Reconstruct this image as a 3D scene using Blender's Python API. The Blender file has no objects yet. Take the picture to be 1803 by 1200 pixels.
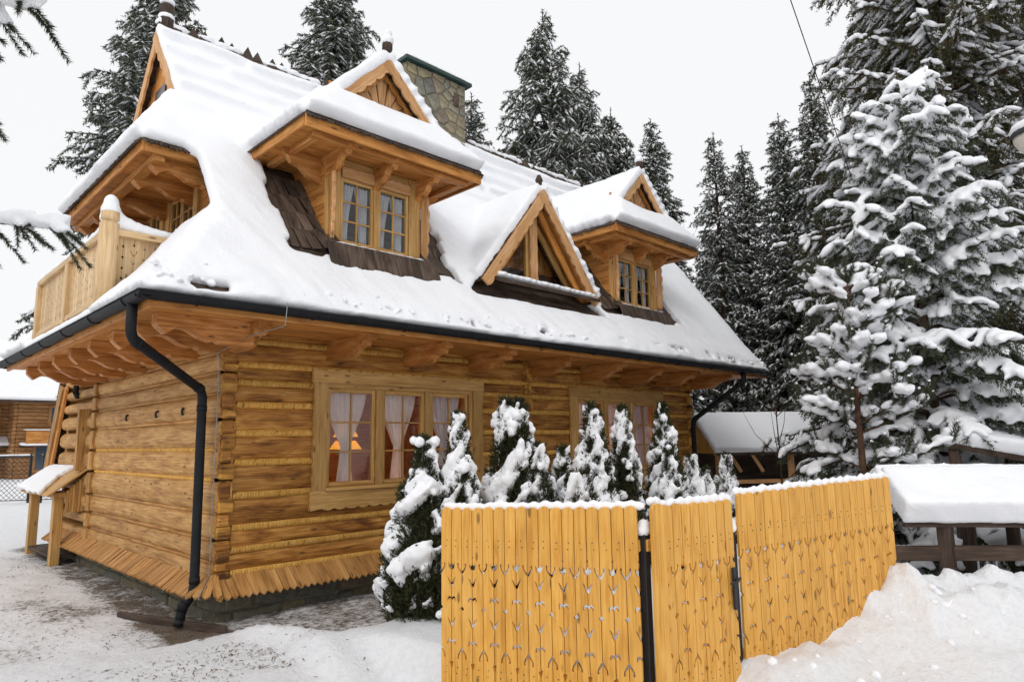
import bpy, bmesh, math, random
import numpy as np
from mathutils import Vector, Matrix

# ------------------------------------------------------------------ camera, sky, sun, exposure
scene = bpy.context.scene
col = scene.collection
rad = math.radians

CAM = Vector((-3.2225, -8.1275, 1.95))
YAW, PITCH, ROLL = rad(45.25), rad(8.33), rad(-0.87)
fw = Vector((math.cos(PITCH)*math.cos(YAW), math.cos(PITCH)*math.sin(YAW), math.sin(PITCH)))
rt = Vector((math.sin(YAW), -math.cos(YAW), 0))
up = rt.cross(fw)
r2 = math.cos(ROLL)*rt + math.sin(ROLL)*up
u2 = -math.sin(ROLL)*rt + math.cos(ROLL)*up
cam_data = bpy.data.cameras.new('camera')
cam_data.sensor_width = 36.0
cam_data.lens = 36.0*1200/1803
cam_data.clip_start = 0.05
cam_data.clip_end = 2000
cam = bpy.data.objects.new('camera', cam_data)
cam.matrix_world = Matrix(((r2.x, u2.x, -fw.x, CAM.x), (r2.y, u2.y, -fw.y, CAM.y), (r2.z, u2.z, -fw.z, CAM.z), (0, 0, 0, 1)))
col.objects.link(cam)
scene.camera = cam

world = bpy.data.worlds.new('World')
scene.world = world
world.use_nodes = True
wn = world.node_tree
wn.nodes.clear()
w_out = wn.nodes.new('ShaderNodeOutputWorld')
w_bg = wn.nodes.new('ShaderNodeBackground')
w_sky = wn.nodes.new('ShaderNodeTexSky')
w_sky.sky_type = 'NISHITA'
w_sky.sun_disc = False
w_sky.sun_elevation = rad(38)
w_sky.sun_rotation = rad(200)
w_hs = wn.nodes.new('ShaderNodeHueSaturation')
w_hs.inputs['Saturation'].default_value = 0.1
w_mix = wn.nodes.new('ShaderNodeMix')
w_mix.data_type = 'RGBA'
w_mix.inputs['Factor'].default_value = 0.975          # closed cloud cover over the clear sky
w_mix.inputs[7].default_value = (8.75, 8.80, 8.95, 1)
wn.links.new(w_sky.outputs[0], w_hs.inputs['Color'])
wn.links.new(w_hs.outputs[0], w_mix.inputs[6])
wn.links.new(w_mix.outputs[2], w_bg.inputs[0])
w_bg.inputs[1].default_value = 0.1
wn.links.new(w_bg.outputs[0], w_out.inputs[0])

sun_data = bpy.data.lights.new('sun', 'SUN')
sun_data.energy = 0.85
sun_data.angle = rad(28)
sun_data.color = (1.0, 0.97, 0.93)
sun = bpy.data.objects.new('sun', sun_data)
sun.rotation_euler = (rad(48), 0, rad(-62))
col.objects.link(sun)

scene.view_settings.view_transform = 'Standard'
scene.view_settings.look = 'None'
scene.view_settings.exposure = 0.13
scene.view_settings.gamma = 1.0
scene.render.engine = 'CYCLES'
scene.cycles.use_denoising = True
scene.cycles.max_bounces = 6
scene.cycles.diffuse_bounces = 3
scene.cycles.use_adaptive_sampling = True
scene.cycles.adaptive_threshold = .04
scene.cycles.transparent_max_bounces = 12
scene.cycles.caustics_reflective = False
scene.cycles.caustics_refractive = False

rng = random.Random(7)
nrng = np.random.default_rng(11)

# ------------------------------------------------------------------ materials
def nodes_of(m):
    m.use_nodes = True
    nt = m.node_tree
    return nt, nt.nodes, nt.links, nt.nodes['Principled BSDF']

def ramp(N, stops):
    r = N.new('ShaderNodeValToRGB')
    e = r.color_ramp.elements
    while len(e) < len(stops): e.new(0.5)
    for k, (p, c) in enumerate(stops):
        e[k].position = p
        e[k].color = (c[0], c[1], c[2], 1) if not isinstance(c, (int, float)) else (c, c, c, 1)
    return r

_wood = {}
WOODS = {  # dark, mid, light, blotch strength, roughness
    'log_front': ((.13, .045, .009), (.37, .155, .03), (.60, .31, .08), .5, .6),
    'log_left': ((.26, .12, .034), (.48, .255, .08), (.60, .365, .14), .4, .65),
    'log_end': ((.09, .036, .009), (.40, .18, .035), (.64, .34, .07), .8, .6),
    'plank': ((.31, .115, .024), (.52, .215, .05), (.64, .31, .09), .45, .55),
    'bracket': ((.28, .10, .022), (.49, .195, .046), (.64, .33, .12), .45, .55),
    'frame': ((.36, .185, .052), (.52, .295, .095), (.62, .385, .145), .3, .55),
    'carved': ((.40, .19, .07), (.58, .31, .13), (.70, .43, .22), .35, .6),
    'skirt': ((.28, .12, .034), (.48, .24, .072), (.60, .33, .12), .5, .65),
    'rope': ((.48, .22, .04), (.68, .37, .08), (.80, .49, .14), .3, .7),
    'fence': ((.54, .245, .038), (.72, .365, .068), (.79, .44, .105), .35, .42),
    'rail': ((.50, .33, .16), (.64, .44, .235), (.72, .53, .32), .35, .6),
    'dark': ((.035, .022, .016), (.065, .042, .03), (.11, .075, .055), .5, .7),
    'shingle': ((.03, .021, .017), (.075, .05, .036), (.14, .10, .075), .6, .75),
    'house2': ((.20, .09, .035), (.34, .165, .06), (.46, .25, .10), .4, .65),
    'inside': ((.42, .17, .05), (.55, .25, .08), (.62, .31, .11), .4, .6),
}
def W(kind, axis='x'):
    key = kind + '_' + axis
    if key in _wood: return _wood[key]
    d, md, l, bl, ro = WOODS[kind]
    m = bpy.data.materials.new('wood_' + key)
    nt, N, L, P = nodes_of(m)
    tc = N.new('ShaderNodeTexCoord'); oi = N.new('ShaderNodeObjectInfo')
    add = N.new('ShaderNodeVectorMath'); add.operation = 'MULTIPLY_ADD'
    comb = N.new('ShaderNodeCombineXYZ')
    for i in range(3): L.new(oi.outputs['Random'], comb.inputs[i])
    add.inputs[1].default_value = (37.0, 53.0, 71.0)
    L.new(comb.outputs[0], add.inputs[0]); L.new(tc.outputs['Object'], add.inputs[2])
    def mapped(al, ac):
        mp = N.new('ShaderNodeMapping')
        s = [ac, ac, ac]; s['xyz'.index(axis)] = al
        mp.inputs['Scale'].default_value = s
        L.new(add.outputs[0], mp.inputs[0]); return mp
    g = N.new('ShaderNodeTexNoise'); g.inputs['Scale'].default_value = 1.0
    g.inputs['Detail'].default_value = 5; g.inputs['Roughness'].default_value = .62; g.inputs['Distortion'].default_value = .9
    L.new(mapped(1.7, 42).outputs[0], g.inputs['Vector'])
    b = N.new('ShaderNodeTexNoise'); b.inputs['Scale'].default_value = 1.0
    b.inputs['Detail'].default_value = 4; b.inputs['Distortion'].default_value = .8
    L.new(mapped(1.9, 6.5).outputs[0], b.inputs['Vector'])
    mixf = N.new('ShaderNodeMix'); mixf.inputs[0].default_value = bl
    L.new(g.outputs[0], mixf.inputs[2]); L.new(b.outputs[0], mixf.inputs[3])
    r = ramp(N, [(.37, d), (.5, md), (.62, l)])
    L.new(mixf.outputs[0], r.inputs[0])
    v = N.new('ShaderNodeTexVoronoi'); v.feature = 'F1'; v.inputs['Scale'].default_value = 1.0
    L.new(mapped(2.6, 7.5).outputs[0], v.inputs['Vector'])
    kr = ramp(N, [(.09, .30), (.15, 1.0)])
    L.new(v.outputs['Distance'], kr.inputs[0])
    km = N.new('ShaderNodeMix'); km.data_type = 'RGBA'; km.blend_type = 'MULTIPLY'; km.inputs[0].default_value = .85
    L.new(r.outputs[0], km.inputs[6]); L.new(kr.outputs[0], km.inputs[7])
    ck = N.new('ShaderNodeTexNoise'); ck.inputs['Scale'].default_value = 1.0; ck.inputs['Detail'].default_value = 3; ck.inputs['Distortion'].default_value = .3
    L.new(mapped(1.5, 30).outputs[0], ck.inputs['Vector'])
    cr = ramp(N, [(.30, .30), (.345, 1.0)]); L.new(ck.outputs[0], cr.inputs[0])
    cm = N.new('ShaderNodeMix'); cm.data_type = 'RGBA'; cm.blend_type = 'MULTIPLY'; cm.inputs[0].default_value = .6 if kind.startswith(('log', 'dark', 'shingle', 'house')) else (.12 if kind == 'fence' else .3)
    L.new(km.outputs[2], cm.inputs[6]); L.new(cr.outputs[0], cm.inputs[7]); km = cm
    hs = N.new('ShaderNodeHueSaturation')
    mr = N.new('ShaderNodeMapRange'); mr.inputs[3].default_value = .92 if kind == 'fence' else .82; mr.inputs[4].default_value = 1.04 if kind == 'fence' else 1.12
    L.new(oi.outputs['Random'], mr.inputs[0]); L.new(mr.outputs[0], hs.inputs['Value'])
    L.new(km.outputs[2], hs.inputs['Color']); L.new(hs.outputs[0], P.inputs['Base Color'])
    P.inputs['Roughness'].default_value = ro
    P.inputs['Specular IOR Level'].default_value = .3
    bp = N.new('ShaderNodeBump'); bp.inputs['Strength'].default_value = .35; bp.inputs['Distance'].default_value = .006
    L.new(mixf.outputs[0], bp.inputs['Height']); L.new(bp.outputs[0], P.inputs['Normal'])
    _wood[key] = m
    return m

def simple(name, c, rough=.6, spec=.3, metal=0, noise=0, nscale=8, bump=0, bscale=40):
    m = bpy.data.materials.new(name)
    nt, N, L, P = nodes_of(m)
    P.inputs['Roughness'].default_value = rough
    P.inputs['Specular IOR Level'].default_value = spec
    P.inputs['Metallic'].default_value = metal
    P.inputs['Base Color'].default_value = (*c, 1)
    tc = N.new('ShaderNodeTexCoord')
    if noise:
        n = N.new('ShaderNodeTexNoise'); n.inputs['Scale'].default_value = nscale; n.inputs['Detail'].default_value = 5
        L.new(tc.outputs['Object'], n.inputs['Vector'])
        r = ramp(N, [(.3, [x*(1-noise) for x in c]), (.7, [min(1, x*(1+noise)) for x in c])])
        L.new(n.outputs[0], r.inputs[0]); L.new(r.outputs[0], P.inputs['Base Color'])
    if bump:
        n2 = N.new('ShaderNodeTexNoise'); n2.inputs['Scale'].default_value = bscale; n2.inputs['Detail'].default_value = 4
        L.new(tc.outputs['Object'], n2.inputs['Vector'])
        b = N.new('ShaderNodeBump'); b.inputs['Strength'].default_value = bump; b.inputs['Distance'].default_value = .02
        L.new(n2.outputs[0], b.inputs['Height']); L.new(b.outputs[0], P.inputs['Normal'])
    return m

SNOW = simple('snow', (.88, .89, .915), .55, .2, noise=.02, nscale=3, bump=.35, bscale=26)
GUTTER = simple('gutter_metal', (.011, .012, .014), .6, .22, noise=.3, nscale=6, bump=.1, bscale=30)
STEEL = simple('black_steel', (.02, .02, .022), .5, .4)
GALV = simple('galvanised_wire', (.28, .29, .30), .45, .5, metal=.6)
GREENMETAL = simple('chimney_cap_metal', (.018, .045, .042), .4, .5)
MORTAR = simple('mortar', (.20, .18, .145), .9, .1, noise=.25, nscale=14, bump=.4, bscale=60)
BARK = simple('bark', (.075, .05, .036), .9, .1, noise=.4, nscale=14, bump=.5, bscale=30)
PINEBARK = simple('pine_bark', (.10, .058, .038), .9, .1, noise=.4, nscale=14, bump=.5, bscale=30)

def needle_mat(name, c, var=.35, dead=None):
    m = bpy.data.materials.new(name)
    nt, N, L, P = nodes_of(m)
    ge = N.new('ShaderNodeNewGeometry')
    d = dead or [x*1.2 for x in c]
    r = ramp(N, [(0, [x*(1-var) for x in c]), (.8, [x*(1+var) for x in c]), (1, d)])
    L.new(ge.outputs['Random Per Island'], r.inputs[0]); L.new(r.outputs[0], P.inputs['Base Color'])
    P.inputs['Roughness'].default_value = .6; P.inputs['Specular IOR Level'].default_value = .15
    return m
NEEDLE = needle_mat('spruce_needles', (.088, .102, .070), .4, (.16, .14, .10))
NEEDLE_NEAR = needle_mat('young_spruce_needles', (.055, .068, .042), .4, (.10, .09, .05))
NEEDLE_TALL = needle_mat('tall_spruce_needles', (.062, .062, .032), .45, (.13, .07, .03))
NEEDLE_PINE = needle_mat('pine_needles', (.055, .062, .036), .35, (.10, .09, .055))
NEEDLE_THUJA = needle_mat('thuja_scales', (.036, .042, .018), .45, (.075, .05, .022))

def stone_mat(name, tint=1.0):
    m = bpy.data.materials.new(name)
    nt, N, L, P = nodes_of(m)
    oi = N.new('ShaderNodeObjectInfo'); tc = N.new('ShaderNodeTexCoord')
    r = ramp(N, [(0, (.17*tint, .165*tint, .145*tint)), (.25, (.28*tint, .245*tint, .155*tint)), (.5, (.20*tint, .205*tint, .18*tint)), (.75, (.33*tint, .28*tint, .17*tint)), (1, (.22*tint, .18*tint, .145*tint))])
    L.new(oi.outputs['Random'], r.inputs[0])
    n = N.new('ShaderNodeTexNoise'); n.inputs['Scale'].default_value = 9; n.inputs['Detail'].default_value = 7; n.inputs['Roughness'].default_value = .65
    L.new(tc.outputs['Object'], n.inputs['Vector'])
    r2_ = ramp(N, [(.3, .55), (.7, 1.25)]); L.new(n.outputs[0], r2_.inputs[0])
    mx = N.new('ShaderNodeMix'); mx.data_type = 'RGBA'; mx.blend_type = 'MULTIPLY'; mx.inputs[0].default_value = 1
    L.new(r.outputs[0], mx.inputs[6]); L.new(r2_.outputs[0], mx.inputs[7]); L.new(mx.outputs[2], P.inputs['Base Color'])
    b = N.new('ShaderNodeBump'); b.inputs['Strength'].default_value = .6; b.inputs['Distance'].default_value = .02
    L.new(n.outputs[0], b.inputs['Height']); L.new(b.outputs[0], P.inputs['Normal'])
    P.inputs['Roughness'].default_value = .85; P.inputs['Specular IOR Level'].default_value = .2
    return m
STONE = stone_mat('chimney_stone', 1.0)
STONE_BASE = stone_mat('foundation_stone', .62)

def glass_mat():
    m = bpy.data.materials.new('window_glass')
    nt, N, L, P = nodes_of(m)
    N.remove(P)
    o = N['Material Output']
    t = N.new('ShaderNodeBsdfTransparent'); t.inputs[0].default_value = (.93, .95, .95, 1)
    g = N.new('ShaderNodeBsdfGlossy'); g.inputs['Roughness'].default_value = .02
    fa = N.new('ShaderNodeLayerWeight'); fa.inputs[0].default_value = .5
    lw = N.new('ShaderNodeMath'); lw.operation = 'POWER'; lw.inputs[1].default_value = 5
    L.new(fa.outputs['Facing'], lw.inputs[0])
    mu = N.new('ShaderNodeMath'); mu.operation = 'MULTIPLY_ADD'; mu.inputs[1].default_value = .8; mu.inputs[2].default_value = .035
    mx = N.new('ShaderNodeMixShader')
    L.new(lw.outputs[0], mu.inputs[0]); L.new(mu.outputs[0], mx.inputs[0]); L.new(t.outputs[0], mx.inputs[1]); L.new(g.outputs[0], mx.inputs[2])
    L.new(mx.outputs[0], o.inputs[0])
    return m
GLASS = glass_mat()

def curtain_mat():
    m = bpy.data.materials.new('lace_curtain')
    nt, N, L, P = nodes_of(m)
    N.remove(P)
    o = N['Material Output']
    d = N.new('ShaderNodeBsdfDiffuse'); d.inputs[0].default_value = (.86, .83, .88, 1)
    t = N.new('ShaderNodeBsdfTranslucent'); t.inputs[0].default_value = (.82, .76, .78, 1)
    tr = N.new('ShaderNodeBsdfTransparent')
    a = N.new('ShaderNodeMixShader'); a.inputs[0].default_value = .35
    b = N.new('ShaderNodeMixShader')
    tc = N.new('ShaderNodeTexCoord'); w = N.new('ShaderNodeTexNoise'); w.inputs['Scale'].default_value = 45
    mp = N.new('ShaderNodeMapping'); mp.inputs['Scale'].default_value = (1, 1, .12)
    L.new(tc.outputs['Object'], mp.inputs[0]); L.new(mp.outputs[0], w.inputs['Vector'])
    r = ramp(N, [(.35, .0), (.65, .16)]); L.new(w.outputs[0], r.inputs[0])
    L.new(r.outputs[0], b.inputs[0]); L.new(d.outputs[0], a.inputs[1]); L.new(t.outputs[0], a.inputs[2])
    L.new(a.outputs[0], b.inputs[1]); L.new(tr.outputs[0], b.inputs[2]); L.new(b.outputs[0], o.inputs[0])
    return m
CURTAIN = curtain_mat()

def emit_mat(name, c, s):
    m = bpy.data.materials.new(name)
    nt, N, L, P = nodes_of(m)
    P.inputs['Base Color'].default_value = (*c, 1)
    P.inputs['Emission Color'].default_value = (*c, 1); P.inputs['Emission Strength'].default_value = s
    return m
LAMPGLOW = emit_mat('lit_lamp_shade', (1.0, .42, .05), .75)

def ground_mat():
    m = bpy.data.materials.new('trodden_snow')
    nt, N, L, P = nodes_of(m)
    tc = N.new('ShaderNodeTexCoord'); at = N.new('ShaderNodeAttribute'); at.attribute_name = 'dirt'
    n1 = N.new('ShaderNodeTexNoise'); n1.inputs['Scale'].default_value = 2.2; n1.inputs['Detail'].default_value = 12; n1.inputs['Roughness'].default_value = .78
    n2 = N.new('ShaderNodeTexNoise'); n2.inputs['Scale'].default_value = 16; n2.inputs['Detail'].default_value = 8; n2.inputs['Roughness'].default_value = .72
    L.new(tc.outputs['Object'], n1.inputs['Vector']); L.new(tc.outputs['Object'], n2.inputs['Vector'])
    s = N.new('ShaderNodeMath'); s.operation = 'MULTIPLY_ADD'; s.inputs[1].default_value = .9
    L.new(n1.outputs[0], s.inputs[0]); L.new(n2.outputs[0], s.inputs[2])     # 0.9*n1+n2 ~ .95 mean
    a = N.new('ShaderNodeMath'); a.operation = 'MULTIPLY_ADD'; a.inputs[1].default_value = 1.0
    L.new(at.outputs['Fac'], a.inputs[0]); L.new(s.outputs[0], a.inputs[2])
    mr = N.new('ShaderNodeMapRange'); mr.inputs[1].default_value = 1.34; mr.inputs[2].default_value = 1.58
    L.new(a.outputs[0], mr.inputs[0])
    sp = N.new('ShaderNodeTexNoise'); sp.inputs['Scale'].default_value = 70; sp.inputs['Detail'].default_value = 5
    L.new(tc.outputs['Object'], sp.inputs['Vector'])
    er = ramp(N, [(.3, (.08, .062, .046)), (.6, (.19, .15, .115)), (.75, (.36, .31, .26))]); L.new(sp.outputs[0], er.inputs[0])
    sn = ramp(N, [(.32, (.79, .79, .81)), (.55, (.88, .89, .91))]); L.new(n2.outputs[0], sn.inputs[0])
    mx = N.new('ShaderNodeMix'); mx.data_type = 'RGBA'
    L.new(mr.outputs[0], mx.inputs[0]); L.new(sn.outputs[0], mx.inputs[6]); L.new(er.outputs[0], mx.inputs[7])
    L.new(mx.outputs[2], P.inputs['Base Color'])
    P.inputs['Roughness'].default_value = .7; P.inputs['Specular IOR Level'].default_value = .2
    b = N.new('ShaderNodeBump'); b.inputs['Strength'].default_value = .8; b.inputs['Distance'].default_value = .04
    L.new(n2.outputs[0], b.inputs['Height']); L.new(b.outputs[0], P.inputs['Normal'])
    return m

# ------------------------------------------------------------------ helpers
def tag(o, label=None, cat=None, group=None, kind=None):
    if label: o['label'] = label
    if cat: o['category'] = cat
    if group: o['group'] = group
    if kind: o['kind'] = kind
    return o

def empty(name, loc=(0, 0, 0), parent=None):
    o = bpy.data.objects.new(name, None)
    o.empty_display_size = .2
    o.location = loc
    col.objects.link(o)
    if parent: o.parent = parent
    return o

def put(name, me, parent=None, mw=None):
    o = bpy.data.objects.new(name, me)
    col.objects.link(o)
    if parent: o.parent = parent
    if mw is not None: o.matrix_basis = mw
    return o

def mk(name, v, f, mat, smooth=False):
    me = bpy.data.meshes.new(name)
    me.from_pydata([tuple(p) for p in v], [], f)
    if mat: me.materials.append(mat)
    if smooth: me.polygons.foreach_set('use_smooth', [True]*len(me.polygons))
    me.update()
    return me

def mk_np(name, v, f, mat, smooth=False):
    """fast mesh from numpy: v (n,3), f (m,k)"""
    v = np.asarray(v, np.float32); f = np.asarray(f, np.int32)
    me = bpy.data.meshes.new(name)
    k = f.shape[1]
    me.vertices.add(len(v)); me.vertices.foreach_set('co', v.ravel())
    me.loops.add(f.size); me.loops.foreach_set('vertex_index', f.ravel())
    me.polygons.add(len(f)); me.polygons.foreach_set('loop_start', np.arange(0, f.size, k, dtype=np.int32))
    me.polygons.foreach_set('loop_total', np.full(len(f), k, np.int32))
    if smooth: me.polygons.foreach_set('use_smooth', np.ones(len(f), bool))
    if mat: me.materials.append(mat)
    me.update(calc_edges=True)
    return me

_box = {}
def box_mesh(sx, sy, sz, mat, c=.006):
    key = (round(sx, 3), round(sy, 3), round(sz, 3), mat.name, c)
    if key in _box: return _box[key]
    bm = bmesh.new()
    bmesh.ops.create_cube(bm, size=1)
    bmesh.ops.scale(bm, vec=(sx, sy, sz), verts=bm.verts)
    if c: bmesh.ops.bevel(bm, geom=bm.edges[:], offset=min(c, .3*min(sx, sy, sz)), segments=1, affect='EDGES')
    me = bpy.data.meshes.new('box'); bm.to_mesh(me); bm.free()
    me.materials.append(mat)
    _box[key] = me
    return me

def box(name, x0, x1, y0, y1, z0, z1, mat, parent=None, c=.006, rot=None):
    me = box_mesh(abs(x1-x0), abs(y1-y0), abs(z1-z0), mat, c)
    mw = Matrix.Translation(((x0+x1)/2, (y0+y1)/2, (z0+z1)/2))
    if rot is not None: mw = mw @ rot
    return put(name, me, parent, mw)

def basis(o, ex, ez):
    """matrix with local x along ex, local z along ez, origin o"""
    ex = Vector(ex).normalized(); ez = Vector(ez).normalized()
    ey = ez.cross(ex).normalized(); ez = ex.cross(ey)
    return Matrix(((ex.x, ey.x, ez.x, o[0]), (ex.y, ey.y, ez.y, o[1]), (ex.z, ey.z, ez.z, o[2]), (0, 0, 0, 1)))

def bar(name, p0, p1, w, h, mat, parent=None, upv=(0, 0, 1), c=.005):
    """rectangular bar from p0 to p1 (local x along it), w across, h along upv"""
    p0 = Vector(p0); p1 = Vector(p1); d = p1-p0
    me = box_mesh(d.length, w, h, mat, c)
    return put(name, me, parent, basis((p0+p1)/2, d, upv))

def prism_mesh(name, pts, depth, mat):
    """polygon in local xz extruded along local y (0..depth)"""
    n = len(pts)
    v = [(x, 0, z) for x, z in pts] + [(x, depth, z) for x, z in pts]
    area = sum(pts[i][0]*pts[(i+1) % n][1]-pts[(i+1) % n][0]*pts[i][1] for i in range(n))
    f = [tuple(range(n)), tuple(range(2*n-1, n-1, -1))] + [((i+1) % n, i, i+n, (i+1) % n+n) for i in range(n)]
    if area < 0: f = [tuple(reversed(q)) for q in f]
    return mk(name, v, f, mat)

def prism(name, pts, depth, mat, parent=None, mw=None):
    return put(name, prism_mesh(name, pts, depth, mat), parent, mw)

def tube_arrays(path, r, n=8, closed_ends=True):
    path = [Vector(p) for p in path]
    rs = r if isinstance(r, (list, tuple)) else [r]*len(path)
    v, f = [], []
    prev = None
    for i, p in enumerate(path):
        d = (path[min(i+1, len(path)-1)]-path[max(i-1, 0)]).normalized()
        if prev is None:
            a = Vector((0, 0, 1)) if abs(d.z) < .9 else Vector((1, 0, 0))
            u = d.cross(a).normalized()
        else:
            u = (prev - d*prev.dot(d)).normalized()
        prev = u; w = d.cross(u)
        for k in range(n):
            t = 2*math.pi*k/n
            v.append(p+rs[i]*(math.cos(t)*u+math.sin(t)*w))
    for i in range(len(path)-1):
        for k in range(n):
            a, b = i*n+k, i*n+(k+1) % n
            f.append((a, b, b+n, a+n))
    if closed_ends:
        f.append(tuple(reversed(range(n)))); f.append(tuple(range(len(v)-n, len(v))))
    return v, f

def tube(name, path, r, mat, parent=None, n=8, smooth=True):
    v, f = tube_arrays(path, r, n)
    return put(name, mk(name, v, f, mat, smooth), parent)

def smooth_path(pts, r=.08, k=4):
    """round the inner corners of a polyline"""
    pts = [Vector(p) for p in pts]; out = [pts[0]]
    for i in range(1, len(pts)-1):
        a = (pts[i-1]-pts[i]); b = (pts[i+1]-pts[i])
        ra = min(r, a.length*.45); rb = min(r, b.length*.45)
        A = pts[i]+a.normalized()*ra; B = pts[i]+b.normalized()*rb
        for j in range(k+1):
            t = j/k; out.append((1-t)**2*A+2*t*(1-t)*pts[i]+t*t*B)
    out.append(pts[-1]); return out

_hash = np.random.default_rng(5).random((256, 256))
def vnoise(x, y):
    x = np.asarray(x, float); y = np.asarray(y, float)
    xi = np.floor(x).astype(int); yi = np.floor(y).astype(int)
    fx = x-xi; fy = y-yi
    fx = fx*fx*(3-2*fx); fy = fy*fy*(3-2*fy)
    h = lambda a, b: _hash[a & 255, b & 255]
    return (h(xi, yi)*(1-fx)+h(xi+1, yi)*fx)*(1-fy)+(h(xi, yi+1)*(1-fx)+h(xi+1, yi+1)*fx)*fy
def fbm(x, y, o=4):
    s = 0; a = .5
    for k in range(o):
        s = s+a*vnoise(x*2**k+17*k, y*2**k+31*k); a *= .5
    return s
def sstep(a, b, x):
    t = np.clip((np.asarray(x, float)-a)/(b-a), 0, 1); return t*t*(3-2*t)

def slab(P, N, mask, th, base=-.03):
    """closed snow slab on a grid of base points P (nu,nv,3), normal N, cell mask, vertex thickness"""
    nu, nv = P.shape[:2]
    N = np.asarray(N, float)
    if N.ndim == 1: N = np.broadcast_to(N, P.shape)
    top = P+N*th[..., None]; bot = P+N*base
    idx = np.arange(nu*nv).reshape(nu, nv)
    m = mask[:nu-1, :nv-1]
    a, b, c, d = idx[:-1, :-1][m], idx[1:, :-1][m], idx[1:, 1:][m], idx[:-1, 1:][m]
    off = nu*nv
    F = [np.stack([a, b, c, d], 1), np.stack([d, c, b, a], 1)+off]
    mp = np.pad(m, 1)
    for (di, dj, e0, e1) in ((-1, 0, idx[:-1, :-1], idx[:-1, 1:]), (1, 0, idx[1:, 1:], idx[1:, :-1]), (0, -1, idx[1:, :-1], idx[:-1, :-1]), (0, 1, idx[:-1, 1:], idx[1:, 1:])):
        nb = mp[1+di:1+di+m.shape[0], 1+dj:1+dj+m.shape[1]]
        s = m & ~nb
        p, q = e0[s], e1[s]
        F.append(np.stack([q, p, p+off, q+off], 1)[:, ::-1])
    return np.concatenate([top.reshape(-1, 3), bot.reshape(-1, 3)]), np.concatenate(F)

def join_np(parts):
    V, F, o = [], [], 0
    for v, f in parts:
        V.append(np.asarray(v, float)); F.append(np.asarray(f, int)+o); o += len(v)
    return np.concatenate(V), np.concatenate(F)

def remeshed(name, v, f, voxel, mat, smooth_it=4, noise_amp=0, noise_sc=3.0):
    me = mk_np(name+'_src', v, f, None)
    o = bpy.data.objects.new('tmp', me); col.objects.link(o)
    md = o.modifiers.new('r', 'REMESH'); md.mode = 'VOXEL'; md.voxel_size = voxel; md.use_smooth_shade = True
    if smooth_it:
        sm = o.modifiers.new('s', 'SMOOTH'); sm.iterations = smooth_it; sm.factor = .5
    dg = bpy.context.evaluated_depsgraph_get(); dg.update()
    out = bpy.data.meshes.new_from_object(o.evaluated_get(dg))
    out.name = name
    bpy.data.objects.remove(o); bpy.data.meshes.remove(me)
    n = len(out.vertices)
    if noise_amp and n:
        co = np.empty(n*3, np.float32); out.vertices.foreach_get('co', co); co = co.reshape(-1, 3)
        nr = np.empty(n*3, np.float32); out.vertices.foreach_get('normal', nr); nr = nr.reshape(-1, 3)
        d = (fbm(co[:, 0]*noise_sc+co[:, 2]*noise_sc*.7, co[:, 1]*noise_sc-co[:, 2]*noise_sc*.8)-.47)*2*noise_amp
        d = d+(fbm(co[:, 0]*noise_sc*4.5+co[:, 2]*6, co[:, 1]*noise_sc*4.5-co[:, 2]*7, 3)-.44)*noise_amp*.8
        out.vertices.foreach_set('co', (co+nr*d[:, None]).ravel()); out.update()
    out.polygons.foreach_set('use_smooth', [True]*len(out.polygons))
    out.materials.clear(); out.materials.append(mat)
    return out

# unit blob for pillows
def ico(sub):
    bm = bmesh.new(); bmesh.ops.create_icosphere(bm, subdivisions=sub, radius=1)
    v = np.array([p.co[:] for p in bm.verts]); f = np.array([[q.index for q in p.verts] for p in bm.faces]); bm.free()
    return v, f
ICO1 = ico(1); ICO2 = ico(2)
OCT = (np.array([(1, 0, 0), (-1, 0, 0), (0, 1, 0), (0, -1, 0), (0, 0, 1), (0, 0, -.35)], float), np.array([(0, 2, 4), (2, 1, 4), (1, 3, 4), (3, 0, 4), (2, 0, 5), (1, 2, 5), (3, 1, 5), (0, 3, 5)]))

def pillows(C, D, length, width, height, unit=ICO1):
    """many ellipsoids: centres C(n,3), horizontal-ish directions D(n,3), half sizes"""
    C = np.asarray(C, float); D = np.asarray(D, float)
    n = len(C)
    D = D/np.maximum(np.linalg.norm(D, axis=1, keepdims=True), 1e-6)
    upv = np.array([0, 0, 1.0]); S = np.cross(upv, D); S /= np.maximum(np.linalg.norm(S, axis=1, keepdims=True), 1e-6)
    U = np.cross(D, S)
    uv, uf = unit
    L = np.broadcast_to(np.asarray(length, float), n); Wd = np.broadcast_to(np.asarray(width, float), n); H = np.broadcast_to(np.asarray(height, float), n)
    v = C[:, None, :]+uv[None, :, 0, None]*(D*L[:, None])[:, None, :]+uv[None, :, 1, None]*(S*Wd[:, None])[:, None, :]+uv[None, :, 2, None]*(U*H[:, None])[:, None, :]
    f = uf[None]+(np.arange(n)*len(uv))[:, None, None]
    return v.reshape(-1, 3), f.reshape(-1, uf.shape[1])

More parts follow.
